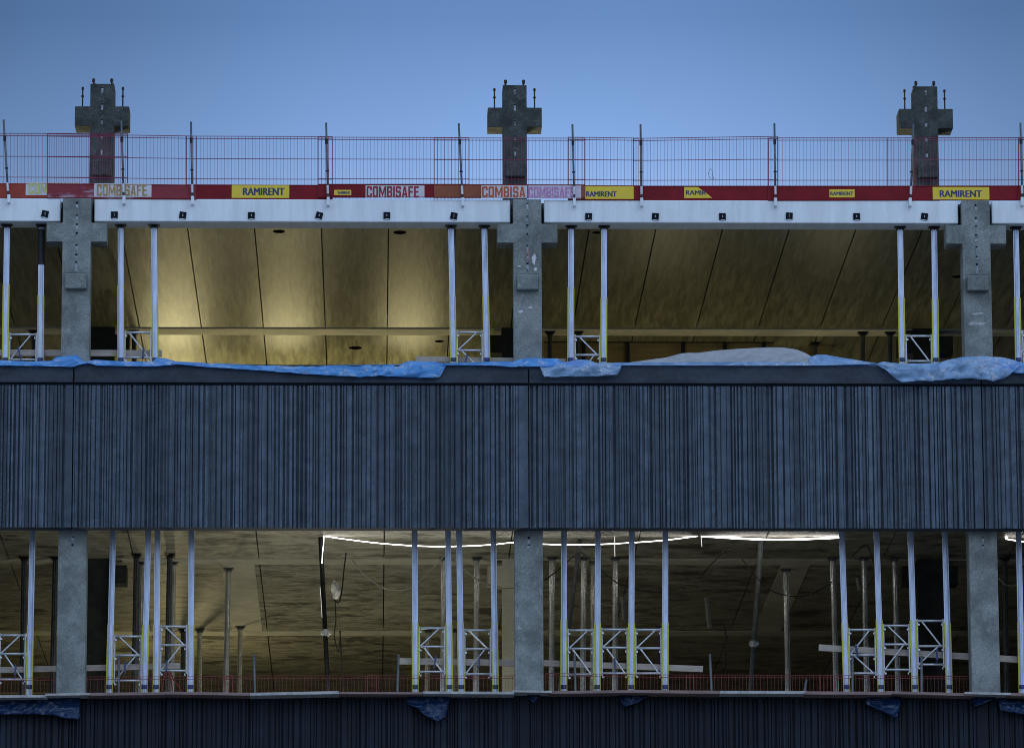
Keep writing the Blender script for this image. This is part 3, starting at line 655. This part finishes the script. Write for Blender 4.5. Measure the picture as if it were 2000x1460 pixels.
def lettering(txt, x0, x1, z0, z1, y, m, parent, o0, bold=.03, squash=None):
    cu = bpy.data.curves.new('t', 'FONT'); cu.body = txt; cu.offset = .0; cu.extrude = .0; cu.space_character = 1.02
    ob = bpy.data.objects.new('t', cu); C.objects.link(ob)
    dg = bpy.context.evaluated_depsgraph_get(); me = bpy.data.meshes.new_from_object(ob.evaluated_get(dg))
    bpy.data.objects.remove(ob); bpy.data.curves.remove(cu)
    xs_ = [v.co.x for v in me.vertices]; ys_ = [v.co.y for v in me.vertices]
    ax, bx, ay, by = min(xs_), max(xs_), min(ys_), max(ys_)
    for v in me.vertices:
        X = x0+(v.co.x-ax)/(bx-ax)*(x1-x0); Z = z0+(v.co.y-ay)/(by-ay)*(z1-z0); v.co = Vector((X, y, Z))-o0
    bm = bmesh.new(); bm.from_mesh(me); geo = bm.verts[:]+bm.edges[:]+bm.faces[:]; w_ = (z1-z0)*bold
    for q_, dx in enumerate((-w_, w_)):
        d_ = bmesh.ops.duplicate(bm, geom=geo)['geom']
        for v in d_:
            if isinstance(v, bmesh.types.BMVert): v.co.x += dx; v.co.y -= .0006*(q_+1)
    bm.to_mesh(me); bm.free()
    me.materials.clear(); me.materials.append(m); me.name = 'lettering'
    o = bpy.data.objects.new('lettering', me); C.objects.link(o); o.parent = parent
    return o
YR = Yb-.0
def barrier(x0, x1, yt0, yt1, yb0, yb1, Y, m, label, n, stickers=(), flare=0, border=(1, 1), toe_top=.285, gap=0):
    "mesh barrier with red toe board; x in photo px, y rows at both ends for top wire and board foot"
    a = W(x0, yb0, Y); b = W(x1, yb1, Y); ta = W(x0, yt0, Y); tb = W(x1, yt1, Y)
    o0 = Vector((a.x, Y, a.z)); t = empty('mesh_barrier', label, 'barrier', 'red mesh barriers along the roof edge', o0)
    P = lambda u, v: (a.lerp(b, u)).lerp(ta.lerp(tb, u), v)-o0
    wm = MB()
    for i in range(n+1):
        u = i/n; wm.tube(P(u, .0)+Vector((0, 0, 0)), P(u, 1), .0036 if 0 < i < n else .0065, 4)
    for v in (1, .963, .645, .325): wm.tube(P(0, v), P(1, v), .0062 if v < .9 else .0065, 5)
    if border[0]: wm.tube(P(0, 0), P(0, 1), .008, 6)
    if border[1]: wm.tube(P(1, 0), P(1, 1), .008, 6)
    wm.build('wire_mesh', M['red_wire'], t)
    tz = W(1000, 361.5, Y).z-W(1000, 390.5, Y).z
    g = .02 if gap else 0
    k = MB(); 
    for (p, q) in ((P(0, 0), P(1, 0)),):
        k.v = [tuple(p+Vector((0, dy, g))) for dy in (-.012, .002)]+[tuple(q+Vector((0, dy, g))) for dy in (-.012, .002)]+[tuple(p+Vector((0, dy, tz))) for dy in (-.012, .002)]+[tuple(q+Vector((0, dy, tz))) for dy in (-.012, .002)]
        k.f = [(0, 2, 6, 4), (1, 5, 7, 3), (0, 4, 5, 1), (2, 3, 7, 6), (4, 6, 7, 5), (0, 1, 3, 2)]
    tb_ = k.build('toe_board', m, t)
    # stiffening ribs along the board
    k = MB()
    for v in (.012, tz-.012):
        p = P(0, 0); q = P(1, 0); k.tube(p+Vector((0, -.014, v+g*(v < .1))), q+Vector((0, -.014, v+g*(v < .1))), .006, 6)
    k.build('board_edge', M['toe'] if m != M['toe_orange'] else m, tb_)
    for (sx0, sx1, sy0, sy1, sm_, txt, tx0, tx1, ty0, ty1, im, cut) in stickers:
        p0 = W(sx0, sy1, Y-.016); p1 = W(sx1, sy0, Y-.016)
        ol = [(p0.x, p0.z), (p1.x, p0.z), (p1.x, p1.z), (p0.x, p1.z)]
        if cut: ol = [(p0.x, p0.z), (p1.x, p0.z+.005), (p1.x-.06, p0.z+.06), (p1.x-.17, p1.z-.06), (p1.x-.25, p1.z), (p0.x, p1.z)]
        s_ = MB().prism(ol, Y-.018, Y-.0125); s_.v = [tuple(Vector(v)-o0) for v in s_.v]
        s_.build('sticker', sm_, tb_)
        if txt:
            q0 = W(tx0, ty1, Y-.016); q1 = W(tx1, ty0, Y-.016)
            if txt.startswith('COM'): block_lettering(txt, q0.x, q1.x, q0.z, q1.z, Y-.0205, im, tb_, o0)
            else: lettering(txt, q0.x, q1.x, q0.z, q1.z, Y-.0205, im, tb_, o0, .055)
    return t
Wt, Yw_, Pk = M['stick_white'], M['stick_yellow'], M['stick_pink']
barrier(-42, 249, 260.5, 261, 387, 388, YR+.03, M['toe_orange'], 'mesh barrier with orange red toe board cut by the left edge', 42, [(50, 160, 356, 381, Wt, 'COMBISAFE', 56, 154, 358, 379, M['ink_green'], 0)])
barrier(93, 383, 261.5, 266, 387.5, 390, YR-.0, M['toe_faded'], 'mesh barrier with chalky faded toe board and worn tan lettering', 42, [(183.5, 296, 358.5, 384.5, Wt, 'COMBISAFE', 189, 287, 361, 382.5, M['ink_tan'], 0)])
barrier(364, 649, 266, 267, 389.5, 390.5, YR+.03, M['toe'], 'mesh barrier with large yellow sticker near the left third', 42, [(452.5, 565, 361, 386.5, Yw_, 'RAMIRENT', 475, 555, 367, 381, M['ink_navy'], 0)])
barrier(621, 916, 268, 269, 388.5, 388.5, YR, M['toe'], 'mesh barrier with small yellow sticker and dark red lettering on white', 43, [(652.5, 686, 371, 381, Yw_, 'RAMIRENT', 660, 684, 374, 379, M['ink_navy'], 0), (714, 829, 362.5, 386.5, Wt, 'COMBISAFE', 716, 818, 364, 385.5, M['ink_red'], 0)], gap=1)
barrier(848, 1142, 269.5, 270, 389, 389.5, YR-.03, M['toe_brown'], 'mesh barrier with brown toe board and overlapping white stickers', 43, [(940, 1032, 362.5, 387, Wt, 'COMBISA', 941.5, 1026, 364.5, 385.5, M['ink_orange'], 0), (1030, 1135, 362.5, 387.5, Pk, 'COMBISAFE', 1032, 1122, 365.5, 386, M['ink_pink'], 0)], gap=1)
barrier(1110, 1254, 268, 270, 391, 391.5, YR, M['toe'], 'short mesh barrier right of the middle roof cross', 21, [(1135.5, 1237.5, 363, 388.5, Yw_, 'RAMIRENT', 1145, 1204, 374, 384, M['ink_navy'], 0)])
barrier(1237, 1519, 270.5, 266.5, 392, 392, YR+.03, M['toe'], 'mesh barrier with torn yellow sticker and a wire loop', 42, [(1336.5, 1390.5, 365.5, 387, Yw_, 'RAMIR', 1340, 1379, 372, 380.5, M['ink_navy'], 1)])
barrier(1501, 1786, 269.5, 269.5, 392, 392, YR, M['toe'], 'mesh barrier with one small yellow sticker, right of centre', 42, [(1620, 1669, 370, 385.5, Yw_, 'RAMIRENT', 1622, 1666.5, 374.5, 381.5, M['ink_navy'], 0)])
barrier(1734, 2025, 269.5, 269, 392, 391.5, YR+.03, M['toe'], 'mesh barrier with big yellow sticker behind the right roof cross', 42, [(1822, 1932, 365.5, 390.5, Yw_, 'RAMIRENT', 1836, 1917, 372, 384.5, M['ink_navy'], 0)])
barrier(1989, 2280, 268.5, 268, 391.5, 391, YR, M['toe'], 'mesh barrier cut by the right edge of the photo', 42)
for (xt, yt, xb, yb_, lb) in ((7, 234, 17, 396, 'leaning guardrail post at the far left of the roof edge'), (237, 236, 242, 398, 'guardrail post in front of the left roof cross'),
                             (373, 238, 376, 399, 'guardrail post third from the left'), (637, 240, 641, 401, 'guardrail post between the left and middle roof crosses, left of the small yellow sticker'),
                             (896, 241, 904, 402, 'leaning guardrail post in front of the brown toe board'), (1118, 243, 1122, 402.5, 'guardrail post at the end of the pink lettering'),
                             (1251, 243, 1253.5, 402.5, 'guardrail post at the right end of the short barrier'), (1512.5, 241, 1515, 402.5, 'guardrail post midway between the middle and right roof crosses'),
                             (1784, 242, 1778, 402.5, 'guardrail post overlapping the left side of the right roof cross'), (1993, 240, 1997, 401, 'guardrail post at the right edge of the photo')):
    Y = Yb-.075; p1 = W(xt, yt, Y); p0 = W(xb, yb_, Y)
    t = empty('guardrail_post', lb, 'post', 'posts of the roof guardrail', p0)
    q = p1-p0; u = lambda f: q*f
    MB().tube(u(.04), u(1), .0185, 10).build('tube', M['tube_dark'], t, smooth=True)
    MB().box(-.026, .026, -.02, .072, 0, .15).build('socket', M['white'], t, bevel=.005)
    MB().tube(u(.14), u(.24), .024, 10).build('sleeve', M['tube'], t)
    c_ = u(.415); MB().tube(c_-Vector((.035, 0, 0)), c_+Vector((.035, 0, 0)), .006, 6).tube(c_-Vector((0, 0, .012)), c_+Vector((0, 0, .012)), .026, 10).build('hook', M['steel_black'], t)
    c_ = u(.775); MB().tube(c_-Vector((0, 0, .045)), c_+Vector((0, 0, .045)), .026, 10).build('clip', M['steel_black'], t)
# twisted wire loop on the mesh
pts = [W(x, y, YR-.06) for x, y in ((1394, 350), (1391, 346), (1388, 350), (1384.5, 343), (1384, 337), (1388, 328), (1391, 334), (1391, 341), (1393, 345), (1393, 351))]
tag(MB().path(pts, .004, 5).build('wire_loop', M['cable']), 'thin twisted wire loop hanging on the roof mesh right of centre', 'wire')

# ------------------------------------------------------------------ inner fence behind the lower parapet
YF = .62
def lowfence(x0, x1, y0, y1, label):
    a = W(x0, y0, YF); b = W(x1, y1, YF); o0 = Vector((a.x, YF, zs-.75)); n = int((b.x-a.x)/.062)
    t = empty('mesh_barrier', label, 'barrier', 'red mesh barriers behind the lower parapet', o0); wm = MB()
    for i in range(n+1):
        p = a.lerp(b, i/n); wm.tube(Vector((p.x, YF, zs-.75))-o0, p-o0, .0032 if 0 < i < n else .008, 4)
    for dz in (0, .045): wm.tube(a-o0-Vector((0, 0, dz)), b-o0-Vector((0, 0, dz)), .005, 5)
    wm.build('wire_mesh', M['red_wire_low'], t)
lowfence(-20, 108, 1323, 1323, 'faint red mesh at the lower left edge')
lowfence(170, 455, 1321, 1320, 'red mesh right of the left square column')
lowfence(440, 735, 1319, 1319, 'red mesh in front of the hanging bag')
lowfence(718, 1008, 1318.5, 1319, 'red mesh left of the middle square column')
lowfence(1066, 1355, 1314, 1317.5, 'red mesh right of the middle square column')
lowfence(1340, 1630, 1317, 1318, 'red mesh in the open right half')
lowfence(1601, 1895, 1318, 1320, 'red mesh left of the right square column')
for (xt, yt, xb, lb) in ((232, 1279, 232, 'short tube post in the lower left brace frame'), (496, 1277, 498, 'short blue grey tube post left of the hanging bag'), (778.5, 1278, 776, 'short tube post at the left end of a plank'),
                         (1122, 1276, 1124, 'short tube post behind the first brace frame right of the middle column'), (1386.5, 1276, 1390, 'short blue grey tube post in the open right half'),
                         (1665, 1280, 1665, 'short tube post in the lowest right brace frame'), (1800, 1280, 1800, 'short tube post in the highest right brace frame'), (1575, 1326, 1571, 'low bent post at the board joint')):
    a = W(xt, yt, YF-.05); b = W(xb, 1352, YF-.05); b = down(a, b, zs-.6)
    tube_thing('fence_post', [a, b], .022, 'tube_dark', lb, 'post', 'posts of the inner fence', extra=None)

# ------------------------------------------------------------------ cover boards along the lower parapet
def board(x0, ya, x1, yb_, y0, y1, h, m, label, tilt=0):
    a = W(x0, ya, y0); b = W(x1, yb_, y0); c = (a+b)/2; d = b-a; ln = d.length/2
    o = MB().box(-ln, ln, 0, y1-y0, -h, 0).build('cover_board', M[m], bevel=.004)
    o.location = c; o.rotation_euler = (R(tilt), -math.atan2(d.z, d.x), 0)
    tag(o, label, 'board', 'boards covering the lower parapet')
BD = [(-40, 1357, 92, 1356, -.34, .38, .045, 'board_pale', 'pale cover board at the lower left edge'), (88, 1353.5, 176, 1352, -.36, .30, .04, 'board_pale', 'ragged pale cover board in front of the left square column'),
      (172, 1352, 322, 1350.5, -.34, .38, .05, 'board', 'brown cover board right of the left square column'), (318, 1349.5, 492, 1352, -.34, .38, .05, 'board', 'brown cover board below the left prop group'),
      (488, 1352, 662, 1348.5, -.37, .38, .05, 'board_pale', 'worn cover board below the dark leaning tube'), (660, 1350, 828, 1350.5, -.34, .38, .04, 'board', 'cover board below the bright soffit centre'),
      (826, 1349, 1004, 1350, -.36, .38, .045, 'board_pale', 'cover board below the props left of the middle column'), (1000, 1347, 1078, 1348, -.36, .30, .035, 'board_pale', 'pale cover board in front of the middle square column'),
      (1072, 1348.5, 1240, 1346.5, -.34, .38, .05, 'board', 'cover board right of the middle square column'), (1237, 1346, 1406, 1348, -.37, .38, .055, 'board', 'sloping brown cover board below the fourth prop'),
      (1402, 1348, 1576, 1348.5, -.34, .38, .05, 'board_pale', 'cover board below the leaning grey tube'), (1572, 1349, 1742, 1350, -.37, .38, .055, 'board', 'brown cover board left of the right prop group'),
      (1730, 1348.5, 1905, 1353, -.34, .38, .05, 'board', 'sloping brown cover board below the right prop group'), (1884, 1350, 1975, 1352, -.38, .30, .04, 'board_pale', 'ragged pale cover board in front of the right square column'),
      (1966, 1352, 2060, 1353, -.34, .38, .055, 'board', 'brown cover board at the right edge')]
zmin = zs
for q in BD:
    board(*q[:8+1][:4], q[4], q[5], q[6], q[7], q[8])

# ------------------------------------------------------------------ plastic sheets
def interp(pts, x):
    if x <= pts[0][0]: return pts[0][1]
    for (a, b), (c, d) in zip(pts, pts[1:]):
        if x <= c: return b+(d-b)*(x-a)/(c-a)
    return pts[-1][1]
def sheet(name, top, bot, m, label, cat, Y=-.05, back=.35, seed=0, amp=.035, nx=None, rows=10, drop=0, group=None):
    x0 = top[0][0]; x1 = top[-1][0]; nx = nx or max(16, int((x1-x0)/3)); b = MB()
    nr = rows+4
    for i in range(nx+1):
        px = x0+(x1-x0)*i/nx; yt = interp(top, px); yb_ = interp(bot, px)
        T = W(px, yt, Y+.06); Bt = W(px, yb_, Y)
        hgt = max(T.z-Bt.z, .01)
        for j in range(nr+1):
            if j < 4:
                f = 1-j/4.; p = Vector((T.x, T.y+back*f, T.z-.06*f*f-drop*f))
                n_ = noise.noise(Vector((p.x*5, seed+j*.4, 3.1)))
                p.z += n_*.015*(1-f*.5); p.y += n_*.01
            else:
                f = (j-4)/rows; p = T.lerp(Bt, f)
                n_ = noise.noise(Vector((p.x*3.3+seed, f*1.6+p.x, seed*.7)))+.5*noise.noise(Vector((p.x*9+f*3, f*4, seed+5.)))
                s_ = min(1, hgt/.25); n_ += .6*math.sin(p.x*9+3*f+seed+4*noise.noise(Vector((p.x*1.5, seed, f)))); p.y -= (abs(n_)*amp*1.6*s_+.012)*math.sin(min(f*2.2, 1.57))+.004
            b.v.append(tuple(p))
    s_ = nr+1
    for i in range(nx):
        for j in range(nr): b.f.append((i*s_+j, (i+1)*s_+j, (i+1)*s_+j+1, i*s_+j+1))
    c = Vector(b.v[len(b.v)//2]); b.v = [tuple(Vector(v)-c) for v in b.v]
    o = b.build(name, m, smooth=True); o.location = c
    so_ = o.modifiers.new('thickness', 'SOLIDIFY'); so_.thickness = .002
    tag(o, label, cat, group)
    return o
GT = 'plastic sheets over the upper parapet'
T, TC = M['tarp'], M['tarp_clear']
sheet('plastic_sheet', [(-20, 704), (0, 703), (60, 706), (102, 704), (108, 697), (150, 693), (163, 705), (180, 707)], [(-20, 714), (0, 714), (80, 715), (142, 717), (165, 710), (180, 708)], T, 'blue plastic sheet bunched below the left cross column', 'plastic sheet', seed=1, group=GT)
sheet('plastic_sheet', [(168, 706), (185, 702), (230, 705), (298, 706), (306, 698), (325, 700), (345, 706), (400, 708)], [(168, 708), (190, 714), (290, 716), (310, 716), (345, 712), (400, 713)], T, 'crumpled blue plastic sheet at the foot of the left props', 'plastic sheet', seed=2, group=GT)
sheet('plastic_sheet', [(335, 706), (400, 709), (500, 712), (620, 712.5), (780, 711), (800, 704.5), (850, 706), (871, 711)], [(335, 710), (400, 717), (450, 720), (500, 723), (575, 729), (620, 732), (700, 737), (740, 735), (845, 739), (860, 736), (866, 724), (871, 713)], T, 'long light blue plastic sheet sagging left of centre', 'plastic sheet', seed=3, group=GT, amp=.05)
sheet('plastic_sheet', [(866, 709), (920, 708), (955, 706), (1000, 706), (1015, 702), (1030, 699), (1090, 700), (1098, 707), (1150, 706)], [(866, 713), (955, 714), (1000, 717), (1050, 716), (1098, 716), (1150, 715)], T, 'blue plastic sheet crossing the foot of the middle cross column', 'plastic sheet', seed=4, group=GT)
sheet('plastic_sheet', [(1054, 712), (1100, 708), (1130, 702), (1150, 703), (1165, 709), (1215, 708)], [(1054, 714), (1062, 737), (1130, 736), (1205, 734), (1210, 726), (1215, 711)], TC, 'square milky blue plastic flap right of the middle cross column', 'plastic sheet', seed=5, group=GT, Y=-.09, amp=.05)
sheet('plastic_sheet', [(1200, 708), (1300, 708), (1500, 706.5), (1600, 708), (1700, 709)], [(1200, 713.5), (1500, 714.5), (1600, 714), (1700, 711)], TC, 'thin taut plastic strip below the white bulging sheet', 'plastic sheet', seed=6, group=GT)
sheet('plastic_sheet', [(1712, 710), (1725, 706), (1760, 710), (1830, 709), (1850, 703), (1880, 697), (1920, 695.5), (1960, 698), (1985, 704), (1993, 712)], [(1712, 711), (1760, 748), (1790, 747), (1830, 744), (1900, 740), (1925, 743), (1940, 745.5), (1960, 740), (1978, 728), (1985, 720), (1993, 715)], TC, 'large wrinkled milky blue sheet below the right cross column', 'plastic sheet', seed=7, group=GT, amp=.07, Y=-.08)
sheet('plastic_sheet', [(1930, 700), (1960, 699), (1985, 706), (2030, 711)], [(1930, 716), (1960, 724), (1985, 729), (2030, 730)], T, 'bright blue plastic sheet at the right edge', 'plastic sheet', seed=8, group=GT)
# white bulging membrane
sheet('white_membrane', [(1232, 707), (1300, 698), (1330, 690), (1345, 688.5), (1360, 689), (1400, 684), (1450, 680.5), (1500, 678), (1530, 678.5), (1555, 682), (1575, 690), (1596, 703)], [(1232, 709), (1596, 709)], M['membrane'], 'translucent white sheet bulging above the parapet right of centre', 'plastic sheet', Y=.16, back=.9, seed=9, amp=.02, drop=.3)
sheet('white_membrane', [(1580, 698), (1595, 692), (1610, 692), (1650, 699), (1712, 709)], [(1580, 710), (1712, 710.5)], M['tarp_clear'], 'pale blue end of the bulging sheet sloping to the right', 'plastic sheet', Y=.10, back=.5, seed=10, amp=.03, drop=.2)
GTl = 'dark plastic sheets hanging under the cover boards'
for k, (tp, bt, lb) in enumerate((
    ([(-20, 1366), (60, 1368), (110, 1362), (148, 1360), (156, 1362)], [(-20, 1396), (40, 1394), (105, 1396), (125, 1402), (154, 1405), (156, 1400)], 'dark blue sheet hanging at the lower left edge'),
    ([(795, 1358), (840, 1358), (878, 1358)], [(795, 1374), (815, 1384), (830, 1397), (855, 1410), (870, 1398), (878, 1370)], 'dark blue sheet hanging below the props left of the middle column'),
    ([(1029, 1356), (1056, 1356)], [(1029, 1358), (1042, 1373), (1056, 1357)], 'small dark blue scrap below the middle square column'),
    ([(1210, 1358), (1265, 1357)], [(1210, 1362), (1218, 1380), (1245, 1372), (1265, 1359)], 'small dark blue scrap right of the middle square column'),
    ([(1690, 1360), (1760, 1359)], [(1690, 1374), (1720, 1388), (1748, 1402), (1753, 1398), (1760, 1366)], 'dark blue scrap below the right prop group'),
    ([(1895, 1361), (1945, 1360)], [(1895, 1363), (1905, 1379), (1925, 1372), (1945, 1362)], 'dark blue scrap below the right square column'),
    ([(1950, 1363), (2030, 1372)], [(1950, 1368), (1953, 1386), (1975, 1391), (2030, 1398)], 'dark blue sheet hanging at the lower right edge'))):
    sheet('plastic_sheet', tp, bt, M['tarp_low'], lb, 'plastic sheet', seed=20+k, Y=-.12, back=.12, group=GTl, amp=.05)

# ------------------------------------------------------------------ lights and cables in the lower storey
def curve_pts(ctrl, Y, n=8, Yend=None):
    P = [W(x, y, Y if Yend is None else Y+(Yend-Y)*k/(len(ctrl)-1)) for k, (x, y) in enumerate(ctrl)]
    out_ = []
    for i in range(len(P)-1):
        p0 = P[max(i-1, 0)]; p1 = P[i]; p2 = P[i+1]; p3 = P[min(i+2, len(P)-1)]
        for s_ in range(n):
            t = s_/n
            out_.append(.5*((2*p1)+(-p0+p2)*t+(2*p0-5*p1+4*p2-p3)*t*t+(-p0+3*p1-3*p2+p3)*t**3))
    out_.append(P[-1]); return out_
def cable(name, ctrl, Y, r, m, label, cat, group=None, Yend=None, n=8):
    o = MB().path(curve_pts(ctrl, Y, n, Yend), r, 8).build(name, M[m], smooth=True); tag(o, label, cat, group); return o
YLed = 7.0
cable('light_rope', [(632, 1046), (680, 1053), (750, 1061), (830, 1066), (900, 1066), (960, 1063), (1010, 1058.5), (1065, 1062), (1130, 1063.5), (1200, 1061), (1290, 1055), (1365, 1046)], YLed, .0075, 'led', 'long glowing white light rope sagging from the dark leaning tube', 'light', 'glowing light ropes')
cable('light_rope', [(1369, 1046), (1430, 1050), (1500, 1053), (1560, 1052.5), (1641, 1049)], YLed, .015, 'led', 'glowing light rope running to the first prop of the right group', 'light', 'glowing light ropes')
cable('light_rope', [(632.5, 1047), (632, 1060), (630, 1080), (629, 1100)], YLed-.02, .005, 'led', 'short glowing rope hanging beside the dark leaning tube', 'light', 'glowing light ropes')
cable('light_rope', [(625, 1145), (627, 1170), (629, 1205)], YLed-.02, .003, 'led_dim', 'thin glowing rope end lower on the dark leaning tube', 'light', 'glowing light ropes')
cable('light_rope', [(2020, 1043), (1985, 1040), (1964, 1050), (1985, 1055), (2020, 1060)], YLed, .010, 'led', 'glowing rope loop at the right edge of the lower storey', 'light', 'glowing light ropes')
cable('light_rope', [(1201, 1040), (1200.5, 1060), (1201, 1086)], YLed, .005, 'led_dim', 'short glowing rope end hanging behind the third prop right of the middle column', 'light', 'glowing light ropes')
cable('light_rope', [(1369.5, 1047), (1370, 1056), (1371, 1067)], YLed, .005, 'led_dim', 'tiny glowing rope end hanging where the two long ropes meet', 'light', 'glowing light ropes')
cable('red_hose', [(316, 1348), (320, 1322), (326, 1308), (333, 1322), (337, 1348)], 2.2, .012, 'red_hose', 'red hose looping up behind the higher left brace frame', 'hose')
cable('red_hose', [(333, 1312), (340, 1328), (349, 1340), (356, 1352)], 2.3, .012, 'red_hose', 'red hose sloping down right of the looping one', 'hose')
GC = 'cables hanging in the lower storey'
for (ct, Y, r, m_, lb) in (
    ([(687, 1092), (710, 1120), (745, 1145), (775, 1152), (805, 1145), (840, 1115), (868, 1084)], 7.2, .014, 'cable_pale', 'grey cable looping right of the hanging bag'),
    ([(904, 1108), (930, 1130), (965, 1146), (1009, 1148)], 7.2, .014, 'cable_pale', 'grey cable looping to the middle square column'),
    ([(676, 1079), (672, 1110), (668, 1150), (662, 1175), (655, 1172)], 7.2, .013, 'cable', 'black cable curving down to the white bag'),
    ([(654, 1170), (656, 1210), (653, 1240), (661, 1273), (664, 1245), (665, 1232)], 7.2, .010, 'cable', 'thin black cable dangling below the white bag'),
    ([(664, 1230), (667, 1280), (669, 1320), (671, 1349)], 7.2, .012, 'cable', 'black cable hanging down to the parapet'),
    ([(1065, 1132), (1095, 1108), (1126, 1081), (1138, 1080), (1160, 1100), (1200, 1134), (1240, 1150), (1295, 1157)], 7.2, .012, 'cable', 'dark cable looping behind the props right of the middle column'),
    ([(1370, 1122), (1395, 1095), (1420, 1073), (1440, 1080), (1470, 1118), (1500, 1148), (1535, 1162), (1580, 1160), (1628, 1134)], 7.2, .012, 'cable', 'dark cable draped across the open right half'),
    ([(1950, 1128), (1962, 1140), (1978, 1144), (1992, 1138)], 7.2, .014, 'cable_pale', 'pale cable loop at the right edge'),
    ([(1664, 1085), (1690, 1063), (1700, 1078), (1706, 1100)], 7.2, .012, 'cable', 'dark cable behind the right prop group'),
    ([(1411, 1216), (1418, 1240), (1416, 1290), (1420, 1330)], 7, .012, 'cable', 'dark forked cable in the open right half')):
    cable('hanging_cable', ct, Y, r, m_, lb, 'cable', GC)
for (px, y0, y1) in ((1201, 1037, 1085), (1370, 1048, 1066), (1293, 1060, 1068)):
    pass
bagp = W(655, 1150 , 7.0); bm = bmesh.new(); bmesh.ops.create_icosphere(bm, subdivisions=4, radius=1)
for v in bm.verts:
    n_ = noise.noise(v.co*1.6+Vector((3, 1, 2)))*.5+noise.noise(v.co*4+Vector((1, 7, 2)))*.28
    f_ = .6+.4*math.cos(v.co.z*1.2+.4); v.co = Vector((v.co.x*.075*f_*(1+n_)+.028*-v.co.z, v.co.y*.07*(1+n_), v.co.z*.19*(1+.3*n_)))
me = bpy.data.meshes.new('bag'); bm.to_mesh(me); bm.free(); me.materials.append(M['bag'])
for p in me.polygons: p.use_smooth = True
bo = bpy.data.objects.new('plastic_bag', me); C.objects.link(bo); bo.location = bagp; tag(bo, 'white crumpled plastic bag hanging from a cable', 'bag')
for (xa_, ya, xb_, yb_, lb) in ((1216, 1165, 1220, 1210, 'pale hanging strip behind the props right of the middle column'), (1380, 1166, 1386, 1227, 'pale hanging strip in the open right half'), (1675, 1128, 1680, 1152, 'small pale strip hanging behind the right prop group')):
    a = W(xa_, ya, 7.5); b = W(xb_, yb_, 7.5); o = MB().tube((0, 0, 0), b-a, .045, 10).build('hanging_duct', M['inner']); o.location = a; tag(o, lb, 'duct', 'short pipes hanging in the lower storey')

# ------------------------------------------------------------------ unseen lamps: some read from the glow, some added as soffit fill
def lamp(name, loc, energy, col, size, rot=None, kind='POINT'):
    l_ = bpy.data.lights.new(name, kind); l_.energy = energy; l_.color = col
    if kind == 'AREA': l_.size = size
    else: l_.shadow_soft_size = size
    if kind == 'SPOT': l_.spot_size = R(120); l_.spot_blend = .8
    o = bpy.data.objects.new(name, l_); C.objects.link(o); o.location = loc
    if rot: o.rotation_euler = Vector(rot).to_track_quat('-Z', 'Y').to_euler()
    return o
WARM = (1, .86, .43)
lamp('unseen_lamp', (W(340, 690, 20).x, 22, Zc-2.3), 120, WARM, .08)
lamp('unseen_lamp', (W(340, 690, 12).x, 12.4, Zc-1.1), 66, WARM, .6)
lamp('unseen_lamp', (W(560, 690, 13).x, 12.4, Zc-1.1), 64, WARM, .6)  # this and the next added to spread brightness along the second soffit
lamp('unseen_lamp', (W(800, 690, 13).x, 12.4, Zc-1.1), 56, WARM, .6)
lamp('unseen_lamp', (W(560, 690, 8).x, 8.8, FU+.4), 60, (1, .88, .46), .4)  # added fill that lifts the left upper soffit
lamp('unseen_lamp', (W(1300, 690, 9).x, 9.0, FU+.5), 44, (1, .88, .50), .4)  # this and the next two are added fills for the right upper bay
lamp('unseen_lamp', (W(1640, 690, 9).x, 9.0, FU+.5), 36, (1, .88, .50), .4)
lamp('unseen_lamp', (W(1400, 690, 12).x, 13.0, FU+1.0), 60, WARM, .6)
lamp('unseen_lamp', (W(360, 1070, 20).x, 19.5, Zl-2.3), 80, (1, .84, .42), .10)
lamp('unseen_lamp', (W(420, 1200, 13).x, 9.0, FL+.6), 12, (1, .92, .66), .4)  # this and the next two are added fills brightening the lower soffits
lamp('unseen_lamp', (W(640, 1200, 13).x, 5.5, FL+.8), 215, (1, .97, .80), .5)
lamp('unseen_lamp', (W(640, 1200, 16).x, 15.0, FL+.8), 130, (1, .94, .66), .5)
lamp('unseen_lamp', (-.5, 10.9, Zc+.9), 330, (1, .86, .50), .3)
lamp('unseen_lamp', (-9.5, 11.2, Zc+.9), 280, (1, .86, .50), .3)
lamp('unseen_lamp', (6.5, 11.2, Zc+.9), 280, (1, .86, .50), .3)
